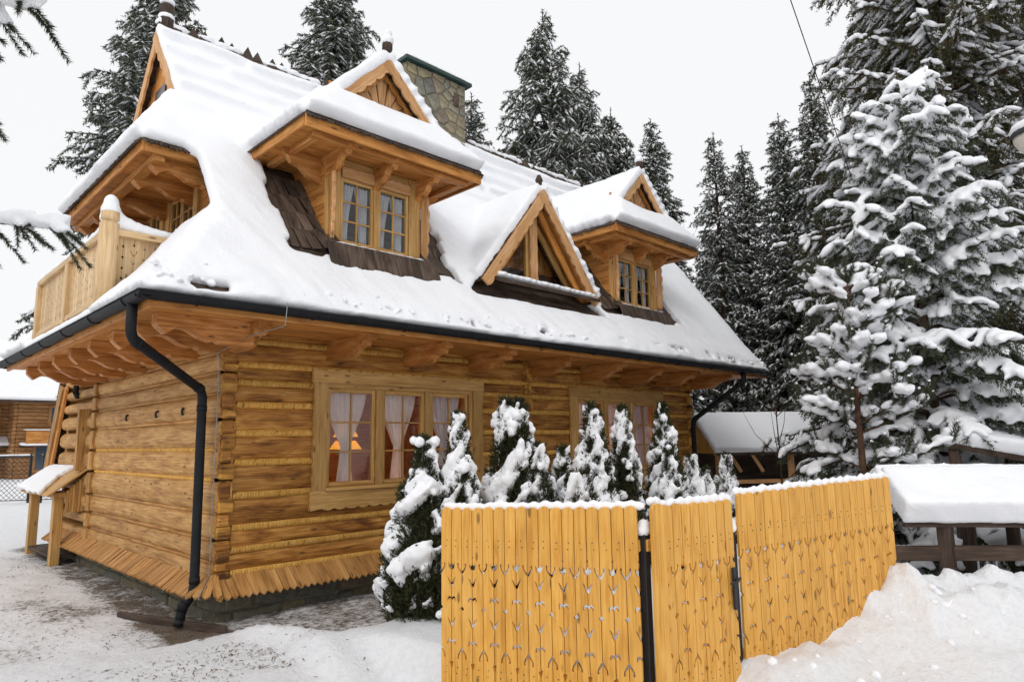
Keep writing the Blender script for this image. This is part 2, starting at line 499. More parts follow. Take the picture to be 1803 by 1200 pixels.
def needles(A, B, per_m, nl, nw, rs, spread=.8, fwd=.6, droop=0.0):
    """needle triangles along strands A->B"""
    A = np.asarray(A, float); B = np.asarray(B, float)
    ln = np.linalg.norm(B-A, axis=1)
    cnt = np.maximum(1, (ln*per_m+rs.random(len(ln))).astype(int))
    i = np.repeat(np.arange(len(ln)), cnt)
    t = rs.random(len(i))[:, None]
    p = A[i]*(1-t)+B[i]*t
    d = (B-A)[i]/np.maximum(ln[i], 1e-6)[:, None]
    r = rs.normal(size=(len(i), 3)); r -= d*(r*d).sum(1, keepdims=True); r /= np.linalg.norm(r, axis=1, keepdims=True)
    n = d*fwd+r*spread; n[:, 2] -= droop; n /= np.linalg.norm(n, axis=1, keepdims=True)
    s = np.cross(n, rs.normal(size=n.shape)); s /= np.linalg.norm(s, axis=1, keepdims=True)
    l = (nl*(.7+.6*rs.random(len(i))))[:, None]; w = nw*(.7+.6*rs.random(len(i)))[:, None]
    v = np.stack([p+s*w*.5, p+n*l, p-s*w*.5], 1).reshape(-1, 3)
    f = np.arange(len(v)).reshape(-1, 3)
    return v, f
# ------------------------------------------------------------------ ground
def ground_height(x, y):
    x = np.asarray(x, float); y = np.asarray(y, float)
    h = (fbm(x*1.3, y*1.3)-.47)*.10+(fbm(x*5, y*5, 3)-.44)*.035
    # fresh snow lying over the front yard, ending in a lip before the bare strip along the wall
    lip = -.62-np.clip((x+.05)*2.6, 0, 1.22)*.98-.10*(fbm(x*2.5, y*0+3)-.5)
    yard = sstep(-.12, .25, x+.2*(fbm(x*2, y*2)-.5))*sstep(0, .22, lip-y)*sstep(-6.0, -4.0, y+.6*x*0)
    h = h+yard*(.10+.10*fbm(x*.9+5, y*.9))
    inside = sstep(1.2, 2.2, x)*sstep(-1.5, -2.2, y)*sstep(-4.8, -4.2, y+.35*(x-1.27)*0)
    h = h+inside*.14
    # ploughed bank beside the gate
    bx, by = x-5.35, y+6.35
    u = bx*.64-by*.77; w = bx*.77+by*.64
    bank = np.exp(-(u/1.9)**2-(w/.85)**2)
    h = h+bank*(.20+.30*fbm(x*2.2, y*2.2)+.20*sstep(.25, .70, fbm(x*3.1+7, y*3.1, 3))+.07*sstep(.30, .6, fbm(x*8, y*8, 3))+.05*fbm(x*16, y*16, 3))
    h = h+.35*np.exp(-((x-8.5)/1.8)**2-((y+8.2)/1.8)**2)
    h = h-.12*sstep(-4.6, -5.6, y)*(1-sstep(3.2, 4.4, x))
    h = h+.12*np.exp(-((x-2.9)/.5)**2-((y+5.55)/.25)**2)+.07*np.exp(-((x-2.4)/.35)**2-((y+5.4)/.2)**2)
    # trodden hollow outside the left panel and the gate
    cs = -(x-.71)*.950-(y+3.23)*.311; al = (x-.71)*.311-(y+3.23)*.950
    h = h-.40*sstep(-.3, -.02, cs)*sstep(1.8, .5, cs)*sstep(-1.3, -.3, al)*sstep(3.2, 2.2, al)
    cs2 = -(y+5.0)-.15*(x-1.35)
    h = h-.24*sstep(-.3, -.02, cs2)*sstep(1.6, .6, cs2)*sstep(1.2, 1.7, x)*sstep(2.5, 1.9, x)
    pf = (x-2.47)*.967-(y+5.15)*.256; pd = -(x-2.47)*.256-(y+5.15)*.967     # along / in front of the right panel
    h = h+np.exp(-(np.maximum(pd-.05, 0)/.45)**2)*sstep(-.35, .0, pd)*(.04+.10*fbm(x*5, y*5, 3)+.12*sstep(1.4, 2.3, pf))*sstep(-.3, .2, pf)*sstep(3.4, 2.4, pf)
    near = sstep(0.9, .3, np.maximum(np.maximum(-x-.1, x-11), np.maximum(-y-.1, y-7.5)))
    h = h*(1-near)+near*(-.03+(fbm(x*6, y*6, 3)-.45)*.04)
    far = sstep(14, 40, np.hypot(x-3, y-2))
    return h*(1-.6*far)

def axis(lo, hi, step, far):
    a = list(np.arange(lo, hi, step)); s = step; p = lo; q = a[-1]
    L_, R_ = [], []
    while p > -far: s *= 1.22; p -= s; L_.append(p)
    s = step
    while q < far: s *= 1.22; q += s; R_.append(q)
    return np.array(L_[::-1]+a+R_)
gx = axis(-4.2, 8.2, .05, 500); gy = axis(-8.0, 7.5, .05, 500)
GX, GY = np.meshgrid(gx, gy, indexing='ij')
GZ = ground_height(GX, GY)
idx = np.arange(GX.size).reshape(GX.shape)
gf = np.stack([idx[:-1, :-1], idx[1:, :-1], idx[1:, 1:], idx[:-1, 1:]], -1).reshape(-1, 4)
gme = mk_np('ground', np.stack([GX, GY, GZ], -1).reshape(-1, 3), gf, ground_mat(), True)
wallx = -GX; wally = -GY
dleft = np.where((GX < .3) & (GY > -.6) & (GY < 9), np.abs(GX+.1), 9)
dfront = np.where((GY < .3) & (GX > -.4) & (GX < 11), np.abs(GY+.1), 9)
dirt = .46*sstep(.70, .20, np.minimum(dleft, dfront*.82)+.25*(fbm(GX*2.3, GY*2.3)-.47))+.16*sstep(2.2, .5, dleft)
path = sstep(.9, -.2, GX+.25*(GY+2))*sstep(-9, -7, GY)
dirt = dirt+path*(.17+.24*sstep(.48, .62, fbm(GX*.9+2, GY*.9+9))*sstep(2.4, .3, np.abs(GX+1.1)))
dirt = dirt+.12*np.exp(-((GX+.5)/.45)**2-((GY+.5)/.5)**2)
lipm = -.62-np.clip((GX+.05)*2.6, 0, 1.22)*.98
dirt = np.where((GX > .1) & (GY < lipm-.05), -.3, dirt)
dirt = np.where((GX > .0) & (GX < 11) & (GY > lipm+.05) & (GY < .3), .52, dirt)
dirt = np.where((GX > 2.6) & (GY < -2.2), -.5, dirt)
at_ = gme.attributes.new('dirt', 'FLOAT', 'POINT')
at_.data.foreach_set('value', dirt.ravel().astype(np.float32))
tag(put('ground', gme), kind='structure')
# fallen needles, bark crumbs and grit on the trodden snow
nl_ = 4800
lx = np.concatenate([-.05-np.abs(nrng.normal(0, .75, nl_*2//3)), nrng.uniform(-3, .6, nl_//3)]); ly = np.concatenate([nrng.uniform(-2.2, 7.5, nl_*2//3), nrng.uniform(-4.5, 3, nl_//3)])
keep = fbm(lx*1.3+4, ly*1.3) > .42
lx, ly = lx[keep], ly[keep]; lz = ground_height(lx, ly)+.006
la = nrng.uniform(0, 6.28, len(lx)); ll = nrng.uniform(.006, .022, len(lx)); lw = nrng.uniform(.002, .006, len(lx)); lt = nrng.uniform(-.006, .010, len(lx))
dx_, dy_ = np.cos(la), np.sin(la)
lv = np.stack([np.stack([lx-dx_*ll-dy_*lw, ly-dy_*ll+dx_*lw, lz], 1), np.stack([lx-dx_*ll+dy_*lw, ly-dy_*ll-dx_*lw, lz], 1), np.stack([lx+dx_*ll+dy_*lw, ly+dy_*ll-dx_*lw, lz+lt], 1), np.stack([lx+dx_*ll-dy_*lw, ly+dy_*ll+dx_*lw, lz+lt+.002], 1)], 1).reshape(-1, 3)
tag(put('litter', mk_np('litter', lv, np.arange(len(lv)).reshape(-1, 4), needle_mat('litter', (.15, .09, .05), .5))), 'fallen needles and bark crumbs on the trodden snow by the house', 'litter', kind='stuff')

# ------------------------------------------------------------------ the log house
house = empty('log_house')
tag(house, 'honey-coloured log house under a thick snow-covered shingle roof with dormers', 'house')
def deck(y):
    z = np.where(np.asarray(y) < -.7, 3.948+1.05*(np.asarray(y)+.7), 4.48+1.33*(np.asarray(y)+.3))
    return z if z.ndim else float(z)
RZ = deck(2.6)

def log(name, axis_, a0, a1, face, z0, z1, mat, parent=house, bulge=.035, thick=.2, sign=-1):
    """horizontal log; its outer face looks towards sign*perpendicular; mesh about its own centre"""
    n = max(2, int((a1-a0)/.4)+1)
    sec = []
    K = 8
    for k in range(K+1):
        s = k/K; z = z0+(z1-z0)*s
        d = bulge*(1-abs(2*s-1)**3.5)
        sec.append((d, z))
    sec += [(-thick, z1), (-thick, z0)]
    ns = len(sec); am = (a0+a1)/2; zm = (z0+z1)/2
    v = []
    for i in range(n):
        a = a0+(a1-a0)*i/(n-1)
        j1 = rng.uniform(-.007, .007); j2 = rng.uniform(-.006, .006)
        for k, (d, z) in enumerate(sec):
            dd = d+(j1+rng.uniform(-.004, .004) if k <= K else 0)
            zz = z-zm+(j2 if 0 < k < K else 0)
            v.append((a-am, -sign*0+sign*dd, zz) if axis_ == 'x' else (sign*dd, a-am, zz))
    f = []
    for i in range(n-1):
        for k in range(ns):
            p, q = i*ns+k, i*ns+(k+1) % ns
            f.append((p, q, q+ns, p+ns))
    f.append(tuple(range(ns-1, -1, -1))); f.append(tuple(range((n-1)*ns, n*ns)))
    me = mk(name, v, f, mat)
    bm = bmesh.new(); bm.from_mesh(me); bmesh.ops.recalc_face_normals(bm, faces=bm.faces); bm.to_mesh(me); bm.free()
    loc = (am, face, zm) if axis_ == 'x' else (face, am, zm)
    return put(name, me, parent, Matrix.Translation(loc))

def rope(axis_, a0, a1, face, z, r=.040, sign=-1, parent=house):
    """wood-wool rope packed between two logs: a bead of skewed strands"""
    st = .0115; n = int((a1-a0)/st)+1
    a = a0+(a1-a0)*np.arange(n)/(n-1)
    rr = np.where(np.arange(n) % 3 == 0, .22, 1.05)*(1+.12*(nrng.random(n)-.5))
    K = 6; ang = np.linspace(-1.5, 1.5, K)
    dd = np.cos(ang)[None]*r*rr[:, None]; zz = np.sin(ang)[None]*r*1.02*np.ones((n, 1))
    aa = a[:, None]+zz*.30-(a0+a1)/2
    v = np.stack([aa, sign*dd, zz], -1) if axis_ == 'x' else np.stack([sign*dd, aa, zz], -1)
    i = np.arange(n*K).reshape(n, K)
    f = np.stack([i[:-1, :-1], i[1:, :-1], i[1:, 1:], i[:-1, 1:]], -1).reshape(-1, 4)
    if axis_ == 'y': f = f[:, ::-1]
    me = mk_np('chinking_rope', v.reshape(-1, 3), f, W('rope', 'z'))
    am = (a0+a1)/2
    return put('chinking_rope', me, parent, Matrix.Translation((am, face, z) if axis_ == 'x' else (face, am, z)))

WIN = [(1.14, 4.11, [(1.38, 2.12), (2.24, 2.97), (3.09, 3.82)]), (6.22, 9.26, [(6.49, 7.26), (7.37, 8.12), (8.22, 9.0)])]
ZR = [.42, .48, .74, .99, 1.36, 1.74, 2.09, 2.43, 2.70, 2.92, 3.21, 3.36]
def spans(z0, z1):
    if z1 < 1.37 or z0 > 2.69: return [(.17, 10.43)]
    return [(.17, 1.22), (4.03, 6.30), (9.18, 10.43)]
for i in range(len(ZR)-1):
    z0, z1 = ZR[i]+(.03 if i else 0), ZR[i+1]-.03
    if z1-z0 < .05: continue
    for a0, a1 in spans(z0, z1):
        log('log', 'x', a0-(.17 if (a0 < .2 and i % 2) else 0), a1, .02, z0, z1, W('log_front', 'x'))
for z in ZR[1:-1]:
    for a0, a1 in spans(z, z): rope('x', a0+.01, a1-.03, .012, z)
# ends of the inner cross wall and of the far corner
for i in range(len(ZR)-1):
    z0, z1 = ZR[i], ZR[i+1]
    for x in (5.14, 10.36):
        box('log_end', x-.075, x+.075, -.07-.03*(i % 2), .1, z0+.02, z1-.02, W('log_end', 'y'), house, .012)
# left wall
ZL = [.40, .62, .87, 1.17, 1.55, 1.90, 2.25, 2.56, 2.81, 3.05, 3.30]
for i in range(len(ZL)-1):
    z0, z1 = ZL[i]+.022, ZL[i+1]-.022
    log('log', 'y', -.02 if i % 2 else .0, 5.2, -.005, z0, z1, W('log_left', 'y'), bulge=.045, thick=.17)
    zm_ = ZL[i]+(ZL[i+1]-ZL[i])*rng.uniform(.4, .6)
    box('log_end', rng.uniform(-.012, .004), .16+rng.uniform(-.01, .015), -.05-rng.uniform(0, .03), .02, ZL[i]+.008, zm_-.004, W('log_end', 'x'), house, .016)
    box('log_end', rng.uniform(-.012, .004), .15+rng.uniform(-.02, .01), -.035-rng.uniform(0, .025), .02, zm_+.004, ZL[i+1]-.008, W('log_front', 'x'), house, .016)
    box('log_end', -.09, .1, 5.18, 5.36, ZL[i]+.02, ZL[i+1]-.02, W('log_left', 'z'), house, .015)
    log('log', 'y', 5.36, 7.75-.9*max(0, 2.9-z1)*0, .03, z0+.015, z1-.015, W('log_left', 'y'), bulge=.07, thick=.16)
for i, z in enumerate(ZL[1:-1]):
    if i in (3, 4): rope('y', .12, 5.17, -.004, z, .022)
    else:
        v, f = tube_arrays([(-.002, .1, 0), (-.002, 2.6, rng.uniform(-.008, .008)), (-.002, 5.18, 0)], .024, 6)
        put('chinking_batten', mk('chinking_batten', v, f, W('skirt', 'y'), True), house, Matrix.Translation((0, 0, z)))
# iron hooks on the left wall
for y in (1.05, 2.05, 3.4):
    tube('hook', smooth_path([(-.03, y, 2.43), (-.075, y, 2.42), (-.08, y, 2.36), (-.06, y, 2.34)], .02), .016, STEEL, house, 6)
# closing walls of the shell that the camera does not face
box('back_wall', .02, 10.43, 5.05, 5.25, .3, 3.3, W('log_left', 'x'), house, 0)
box('end_wall', 10.25, 10.42, .2, 5.05, .3, 3.3, W('log_left', 'y'), house, 0)
box('annex_wall', .06, 3.2, 7.6, 7.75, .0, 3.1, W('log_left', 'x'), house, 0)

# foundation with its stones
fnd = box('foundation', .03, 10.38, .03, 7.6, -.4, .41, MORTAR, house, 0)
def stones(o0, ex, length, zlo, zhi, rows, wmin, wmax, mat, parent, nrm):
    """coursed rubble on a vertical face: each stone a bevelled uneven block"""
    z = zlo
    for r in range(rows):
        h = (zhi-zlo)/rows*rng.uniform(.9, 1.1) if r < rows-1 else zhi-z
        a = -rng.uniform(0, wmin*.5)
        while a < length:
            w = rng.uniform(wmin, wmax); e = min(a+w, length); s = max(a, 0)
            if e-s > .05:
                q = [(s+.008, z+.008), (e-.008, z+.008), (e-.008, z+h-.008), (s+.008, z+h-.008)]
                q = [(x+rng.uniform(-.012, .012), y+rng.uniform(-.012, .012)) for x, y in q]
                cx = sum(p[0] for p in q)/4; cz = sum(p[1] for p in q)/4; pr = rng.uniform(.02, .055)
                v = [(x-cx, 0, zz-cz) for x, zz in q]+[((x-cx)*.97, pr*.6, (zz-cz)*.95) for x, zz in q]+[((x-cx)*.82, pr, (zz-cz)*.74) for x, zz in q]
                f = [(8, 9, 10, 11)]+[(k, (k+1) % 4, (k+1) % 4+4, k+4) for k in range(4)]+[(k+4, (k+1) % 4+4, (k+1) % 4+8, k+8) for k in range(4)]
                me = mk('stone', v, f, mat)
                bm = bmesh.new(); bm.from_mesh(me); bmesh.ops.recalc_face_normals(bm, faces=bm.faces); bm.to_mesh(me); bm.free()
                o = Vector(o0)+Vector(ex)*cx+Vector((0, 0, cz))
                exv = Vector(ex); nv = Vector(nrm)
                mw = Matrix(((exv.x, nv.x, 0, o.x), (exv.y, nv.y, 0, o.y), (0, 0, 1, o.z), (0, 0, 0, 1)))
                put('stone', me, parent, Matrix.Translation(-parent.matrix_basis.translation) @ mw)
            a += w
        z += h
stones((.03, .03, 0), (1, 0, 0), 3.4, -.12, .40, 3, .22, .62, STONE_BASE, fnd, (0, -1, 0))
stones((.03, .03, 0), (0, 1, 0), 5.9, -.12, .40, 3, .25, .6, STONE_BASE, fnd, (-1, 0, 0))

# skirt boards over the foundation
def skirt(p_top, p_bot, out, w, along, i, pointed=True):
    pass
hgt = math.hypot(.24, .19)
def skirt_mesh(w, pt):
    pts = [(-w/2, -hgt), (0, -hgt-pt), (w/2, -hgt), (w/2, 0), (-w/2, 0)]
    return prism_mesh('skirt_board', pts, .022, W('skirt', 'z'))
SKF = [skirt_mesh(.088, .045), skirt_mesh(.078, .04), skirt_mesh(.098, .05)]
SKL = [skirt_mesh(.052, .025), skirt_mesh(.060, .03)]
x = -.05; k = 0
while x < 10.4:
    m = SKF[rng.randrange(3)]
    wdt = [.088, .078, .098][SKF.index(m)]
    zax = Vector((0, .24, .19)).normalized()
    o = Vector((x+wdt/2, -.015-rng.uniform(0, .012), .475+rng.uniform(-.006, .006)))
    put('skirt_board', m, house, basis(o, (1, rng.uniform(-.03, .03), 0), zax))
    x += wdt+.004
    if x > 3.6: break
box('skirt_course', 3.6, 10.42, -.2, -.02, .29, .46, W('skirt', 'x'), house, .02)
y = -.02
while y < 7.4:
    m = SKL[rng.randrange(2)]; wdt = [.052, .060][SKL.index(m)]
    zax = Vector((.24, 0, .19)).normalized()
    o = Vector((-.015-rng.uniform(0, .016), y+wdt/2, .49+rng.uniform(-.006, .006)))
    put('skirt_board', m, house, basis(o, (0, -1, rng.uniform(-.03, .03)), zax))
    y += wdt+.003
# mitred corner fan
for t in (.12, .38, .62, .88):
    d = Vector((-math.cos(t*math.pi/2), -math.sin(t*math.pi/2), 0))
    zax = (-d*.24*1.15+Vector((0, 0, .19))).normalized()
    put('skirt_board', SKF[0], house, basis(Vector((0, 0, .485))+d*.03, d.cross(Vector((0, 0, 1))), zax))

# ---- ground-floor windows
def scallop(x0, x1, z, amp, n, up_=True):
    """points of a wavy edge from x0 to x1"""
    out = []
    m = n*4
    for i in range(m+1):
        t = i/m
        out.append((x0+(x1-x0)*t, z+(1 if up_ else -1)*amp*abs(math.sin(math.pi*n*t))))
    return out

def casement(part, x0, x1, z0, z1, y, cols, rows, mat='frame', bw=.05, mw_=.024, ax='x'):
    """sash with stiles, rails, glazing bars and panes; ax='x' faces -y, ax='y' faces -x"""
    def B(n, a0, a1, d0, d1, c0, c1, g):
        if ax == 'x': return box(n, a0, a1, d0, d1, c0, c1, W(mat, g if g != 'a' else 'x'), part, .005)
        return box(n, d0, d1, a0, a1, c0, c1, W(mat, g if g != 'a' else 'y'), part, .005)
    B('stile', x0, x0+bw, y, y+.05, z0, z1, 'z'); B('stile', x1-bw, x1, y, y+.05, z0, z1, 'z')
    B('sash_rail', x0+bw, x1-bw, y+.002, y+.05, z0, z0+bw, 'a'); B('sash_rail', x0+bw, x1-bw, y+.002, y+.05, z1-bw, z1, 'a')
    ix0, ix1, iz0, iz1 = x0+bw, x1-bw, z0+bw, z1-bw
    for i in range(1, cols):
        xx = ix0+(ix1-ix0)*i/cols; B('glazing_bar', xx-mw_/2, xx+mw_/2, y+.006, y+.04, iz0, iz1, 'z')
    for j in range(1, rows):
        zz = iz0+(iz1-iz0)*j/rows; B('glazing_bar', ix0, ix1, y+.009, y+.036, zz-mw_/2, zz+mw_/2, 'a')
    for i in range(cols):
        for j in range(rows):
            a, b = ix0+(ix1-ix0)*i/cols, ix0+(ix1-ix0)*(i+1)/cols
            c, d = iz0+(iz1-iz0)*j/rows, iz0+(iz1-iz0)*(j+1)/rows
            if ax == 'x': box('pane', a, b, y+.022, y+.026, c, d, GLASS, part, 0)
            else: box('pane', y+.022, y+.026, a, b, c, d, GLASS, part, 0)

def curtain(x0, x1, z0, z1, y, label, style, group=None, ax='x'):
    """gathered lace curtain hanging behind one casement"""
    nu, nv = 49, 30
    V = []
    for j in range(nv):
        t = j/(nv-1); z = z1+(z0-z1)*t
        for i in range(nu):
            u = i/(nu-1)
            if style == 'tied':       # both halves meet at a tie and hang on together
                k = min(1, t/.62)
                half = (1-k**1.4)*.44+.09+(.10*max(0, (t-.62)/.38))
                xc = .46
                lo, hi = xc-half, xc+half
                gap = max(0, .10*(1-abs(2*t/.62-1)))*0
            elif style == 'split':    # two halves drawn to the sides
                lo, hi = (.0, .50-.20*math.sin(min(1, t)*math.pi*.55)) if u < .5 else (.50+.20*math.sin(min(1, t)*math.pi*.55), 1.0)
                u2_ = u*2 if u < .5 else (u-.5)*2
                x = x0+(x1-x0)*(lo+(hi-lo)*u2_)
                V.append((x, y+.018*math.sin(u2_*26+j*.08)+.01*math.sin(u2_*47), z)); continue
            else:
                lo, hi = 0, 1
            x = x0+(x1-x0)*(lo+(hi-lo)*u)
            V.append((x, y+.016*math.sin(u*40+t*1.5)+.012*math.sin(u*71), z))
    F = []
    for j in range(nv-1):
        for i in range(nu-1):
            if style == 'split' and i == nu//2-1: continue
            a = j*nu+i; F.append((a, a+1, a+1+nu, a+nu))
    if ax == 'y': V = [(b, a, c) for a, b, c in V]
    o = put('curtain', mk('curtain', V, F, CURTAIN, True))
    tag(o, label, 'curtain', group)

def big_window(x0, x1, sashes, which):
    w = empty('window', (0, 0, 0), house)
    z0, z1 = 1.11, 2.93
    yf = -.075
    # wide scalloped architrave: top, bottom, sides
    def arch(n, pts, g): prism(n, pts, .05, W('frame', g), w, Matrix.Translation((0, yf, 0)))
    tpts = [(x0, 2.74), (x1, 2.74)] + list(reversed(scallop(x0+.12, x1-.12, 2.905, .022, 15)))
    tpts = [(x0, 2.74), (x1, 2.74), (x1, 2.93)]+list(reversed(scallop(x0+.16, x1-.16, 2.90, .024, 15)))+[(x0, 2.93)]
    arch('architrave_board', tpts, 'x')
    bpts = [(x0, 1.36), (x0, 1.11)]+scallop(x0+.16, x1-.16, 1.13, .026, 15, False)+[(x1, 1.11), (x1, 1.36)]
    arch('architrave_board', bpts, 'x')
    for s in (0, 1):
        e = x0 if s == 0 else x1
        sg = 1 if s == 0 else -1
        wav = [(e+sg*(.012+.016*abs(math.sin(math.pi*k/3))), 1.362+k*(2.738-1.362)/27) for k in range(28)]
        arch('architrave_board', [(e+sg*.215, 1.362)]+wav+[(e+sg*.215, 2.738)], 'z')
    # jambs / lintel / sill of the opening and the mullions
    xi0, xi1 = sashes[0][0]-.02, sashes[-1][1]+.02
    box('window_frame', x0+.2, xi0, -.04, .16, 1.36, 2.75, W('frame', 'z'), w); box('window_frame', xi1, x1-.2, -.04, .16, 1.36, 2.75, W('frame', 'z'), w)
    box('window_frame', xi0, xi1, -.04, .16, 2.68, 2.76, W('frame', 'x'), w); box('sill', xi0-.02, xi1+.02, -.115, .16, 1.345, 1.392, W('frame', 'x'), w)
    for a, b in zip(sashes[:-1], sashes[1:]):
        box('mullion', a[1]+.003, b[0]-.003, -.045, .14, 1.392, 2.68, W('frame', 'z'), w)
    for a, b in sashes: casement(w, a, b, 1.40, 2.672, -.012, 2, 3)
ORD = ['left-hand', 'middle', 'right-hand']
for (x0, x1, sa), which in zip(WIN, ('near', 'far')):
    big_window(x0, x1, sa, which)
    for k, (a, b) in enumerate(sa):
        curtain(a+.05, b-.05, 1.45, 2.64, .10, 'white lace curtain in the %s casement of the %s ground-floor window' % (ORD[k], which), 'tied' if which == 'near' else 'full', 'lace curtains on the ground floor')
# lit rooms
box('room_floor', .2, 10.2, .2, 5.0, .9, .95, W('inside', 'x'), house, 0)
box('room_ceiling', .2, 10.2, .2, 5.0, 3.08, 3.12, W('inside', 'x'), house, 0)
box('room_wall', .2, 10.2, 3.4, 3.46, .95, 3.08, W('inside', 'x'), house, 0)
box('room_wall', 5.1, 5.16, .22, 3.4, .95, 3.08, W('inside', 'y'), house, 0)
box('room_wall', .18, .22, .22, 3.4, .95, 3.08, W('inside', 'y'), house, 0)
def pendant(x, y, z, label, watts, colr):
    e = empty('pendant_lamp', (x, y, z)); tag(e, label, 'lamp')
    for k, (w, zz) in enumerate(((.10, .34), (.14, .19), (.18, .0))):
        v = [(sx*w*a, sy*w*a, zz+h) for a, h in ((.62, .13), (1, 0)) for sx, sy in ((-1, -1), (1, -1), (1, 1), (-1, 1))]
        put('shade', mk('shade', v, [(0, 1, 2, 3), (0, 4, 5, 1), (1, 5, 6, 2), (2, 6, 7, 3), (3, 7, 4, 0)], LAMPGLOW), e)
    tube('cord', [(0, 0, .46), (0, 0, 3.08-z)], .008, STEEL, e, 5)
    ld = bpy.data.lights.new('bulb', 'POINT'); ld.energy = watts; ld.color = colr; ld.shadow_soft_size = .12
    lo = bpy.data.objects.new('bulb', ld); col.objects.link(lo); lo.parent = e; lo.location = (0, 0, -.12)
pendant(2.42, 1.25, 1.86, 'tiered orange lamp glowing inside the near ground-floor window', 26, (1, .55, .22))
pendant(7.35, 1.1, 2.15, 'orange lamp glowing inside the far ground-floor window', 30, (1, .42, .24))

# ---- eaves: soffit boards, brackets, fascia, gutters
SZ = 3.305
for i in range(9):
    y0 = -1.14+i*.125
    box('soffit_board', -1.14+.0, 11.85, y0, y0+.121, SZ, SZ+.02, W('plank', 'x'), house, .003)
for i in range(9):
    x0 = -1.14+i*.125
    box('soffit_board', x0, x0+.121, -.012, 6.35, SZ+.003, SZ+.022, W('plank', 'y'), house, .003)
box('eave_fascia', -1.18, 11.86, -1.185, -1.145, SZ-.035, SZ+.07, W('plank', 'x'), house)
box('eave_fascia', -1.185, -1.145, -1.145, 6.36, SZ-.035, SZ+.07, W('plank', 'y'), house)
def bracket_mesh(L_, H_, T_, style):
    """carved beam end: top straight, ogee underside and a stepped nose; local x outwards"""
    if style == 'front':
        pts = [(0, 0), (L_, 0), (L_, -H_*.30), (L_-.10, -H_*.32), (L_-.13, -H_*.55), (L_-.2, -H_*.50), (L_-.29, -H_*.62), (L_-.36, -H_*.84), (L_-.46, -H_*.97), (L_-.62, -H_*1.0), (0, -H_*.98)]
    else:
        pts = [(0, 0), (L_, 0), (L_, -H_*.42), (L_-.05, -H_*.62), (L_-.10, -H_*.78), (L_-.16, -H_*.62), (L_-.22, -H_*.50), (L_-.30, -H_*.52), (L_-.38, -H_*.66), (L_-.46, -H_*.84), (L_-.56, -H_*.93), (L_-.62, -H_*.86), (L_-.66, -H_*.98), (0, -H_*1.04)]
    return prism_mesh('bracket', pts, T_, W('bracket', 'x'))
BRF = bracket_mesh(1.0, .27, .15, 'front'); BRL = bracket_mesh(1.02, .27, .15, 'left')
for x in (.13, 1.5, 2.74, 3.99, 5.35, 6.76, 8.05, 9.26, 10.6):
    put('bracket', BRF, house, basis((x-.15, 0.03, SZ-.002), (0, -1, 0), (0, 0, 1)))
for y in (-.13, .75, 1.75, 2.76, 3.75, 4.75, 5.7):
    put('bracket', BRL, house, basis((.03, y+.15, SZ-.002), (-1, 0, 0), (0, 0, 1)))
put('bracket', BRL, house, basis((.03, -.75+.15, SZ-.002), (-1, 0, 0), (0, 0, 1)))
def gutter(p0, p1, nrm):
    """half-round trough with bead, joint rings and brackets"""
    p0 = Vector(p0); p1 = Vector(p1); d = (p1-p0).normalized(); o = Vector(nrm)
    prof = [(.075*math.cos(t), .075*math.sin(t)) for t in np.linspace(0, -math.pi, 11)]+[(.066*math.cos(t), .066*math.sin(t)) for t in np.linspace(-math.pi, 0, 11)]
    v = []
    for p in (p0, p1):
        for a, b in prof: v.append(p+o*a+Vector((0, 0, b)))
    n = len(prof)
    f = [(k, (k+1) % n, (k+1) % n+n, k+n) for k in range(n)]+[tuple(range(n)), tuple(range(2*n-1, n-1, -1))]
    g = put('gutter', mk('gutter', v, f, GUTTER, False), house)
    tube('gutter_bead', [p0+o*.075, p1+o*.075], .010, GUTTER, g, 6)
    ln = (p1-p0).length; k = .55
    while k < ln:
        pth = [p0+d*k+o*.079*math.cos(t)+Vector((0, 0, .079*math.sin(t))) for t in np.linspace(0, -math.pi, 9)]
        tube('joint_ring', pth, .009, GUTTER, g, 5); k += 1.25
    return g
GZT = 3.395
gutter((-1.33, -1.255, GZT), (11.95, -1.255, GZT), (0, -1, 0))
gutter((-1.255, -1.32, GZT+.001), (-1.255, 6.42, GZT), (-1, 0, 0))
gutter((-1.22, 6.48, GZT), (.4, 6.48, GZT), (0, 1, 0))
def downpipe(pts, r=.052):
    p = tube('downpipe', smooth_path(pts, .11, 5), r, GUTTER, house, 12)
    for a, b in zip(pts[1:-1], pts[2:]):
        a = Vector(a); b = Vector(b); d = (b-a).normalized()
        for t in (.09, .94):
            c = a.lerp(b, t); tube('sleeve', [c-d*.035, c+d*.035], r*1.13, GUTTER, p, 12)
downpipe([(-1.25, -.86, 3.36), (-1.25, -.86, 3.0), (-.20, .06, 2.58), (-.20, .02, .33), (-.30, .05, .20), (-.33, .06, .02)])
downpipe([(10.60, -1.24, 3.34), (10.60, -1.24, 3.14), (10.30, -.14, 2.34), (10.30, -.14, .2)])
downpipe([(-.1, 6.48, 3.36), (-.1, 6.48, 2.95), (-.05, 6.6, 2.9)], .045)
# lightning cable down the corner
tube('lightning_cable', smooth_path([(.12, -1.345, 3.45), (.11, -1.33, 3.2), (-.05, -.9, 3.14), (-.10, -.06, 3.02), (-.06, -.04, 2.9), (-.06, -.03, .5), (-.25, -.24, .30), (.14, -.05, .24), (.14, -.04, -.1)], .03, 3), .0055, GALV, house, 5)

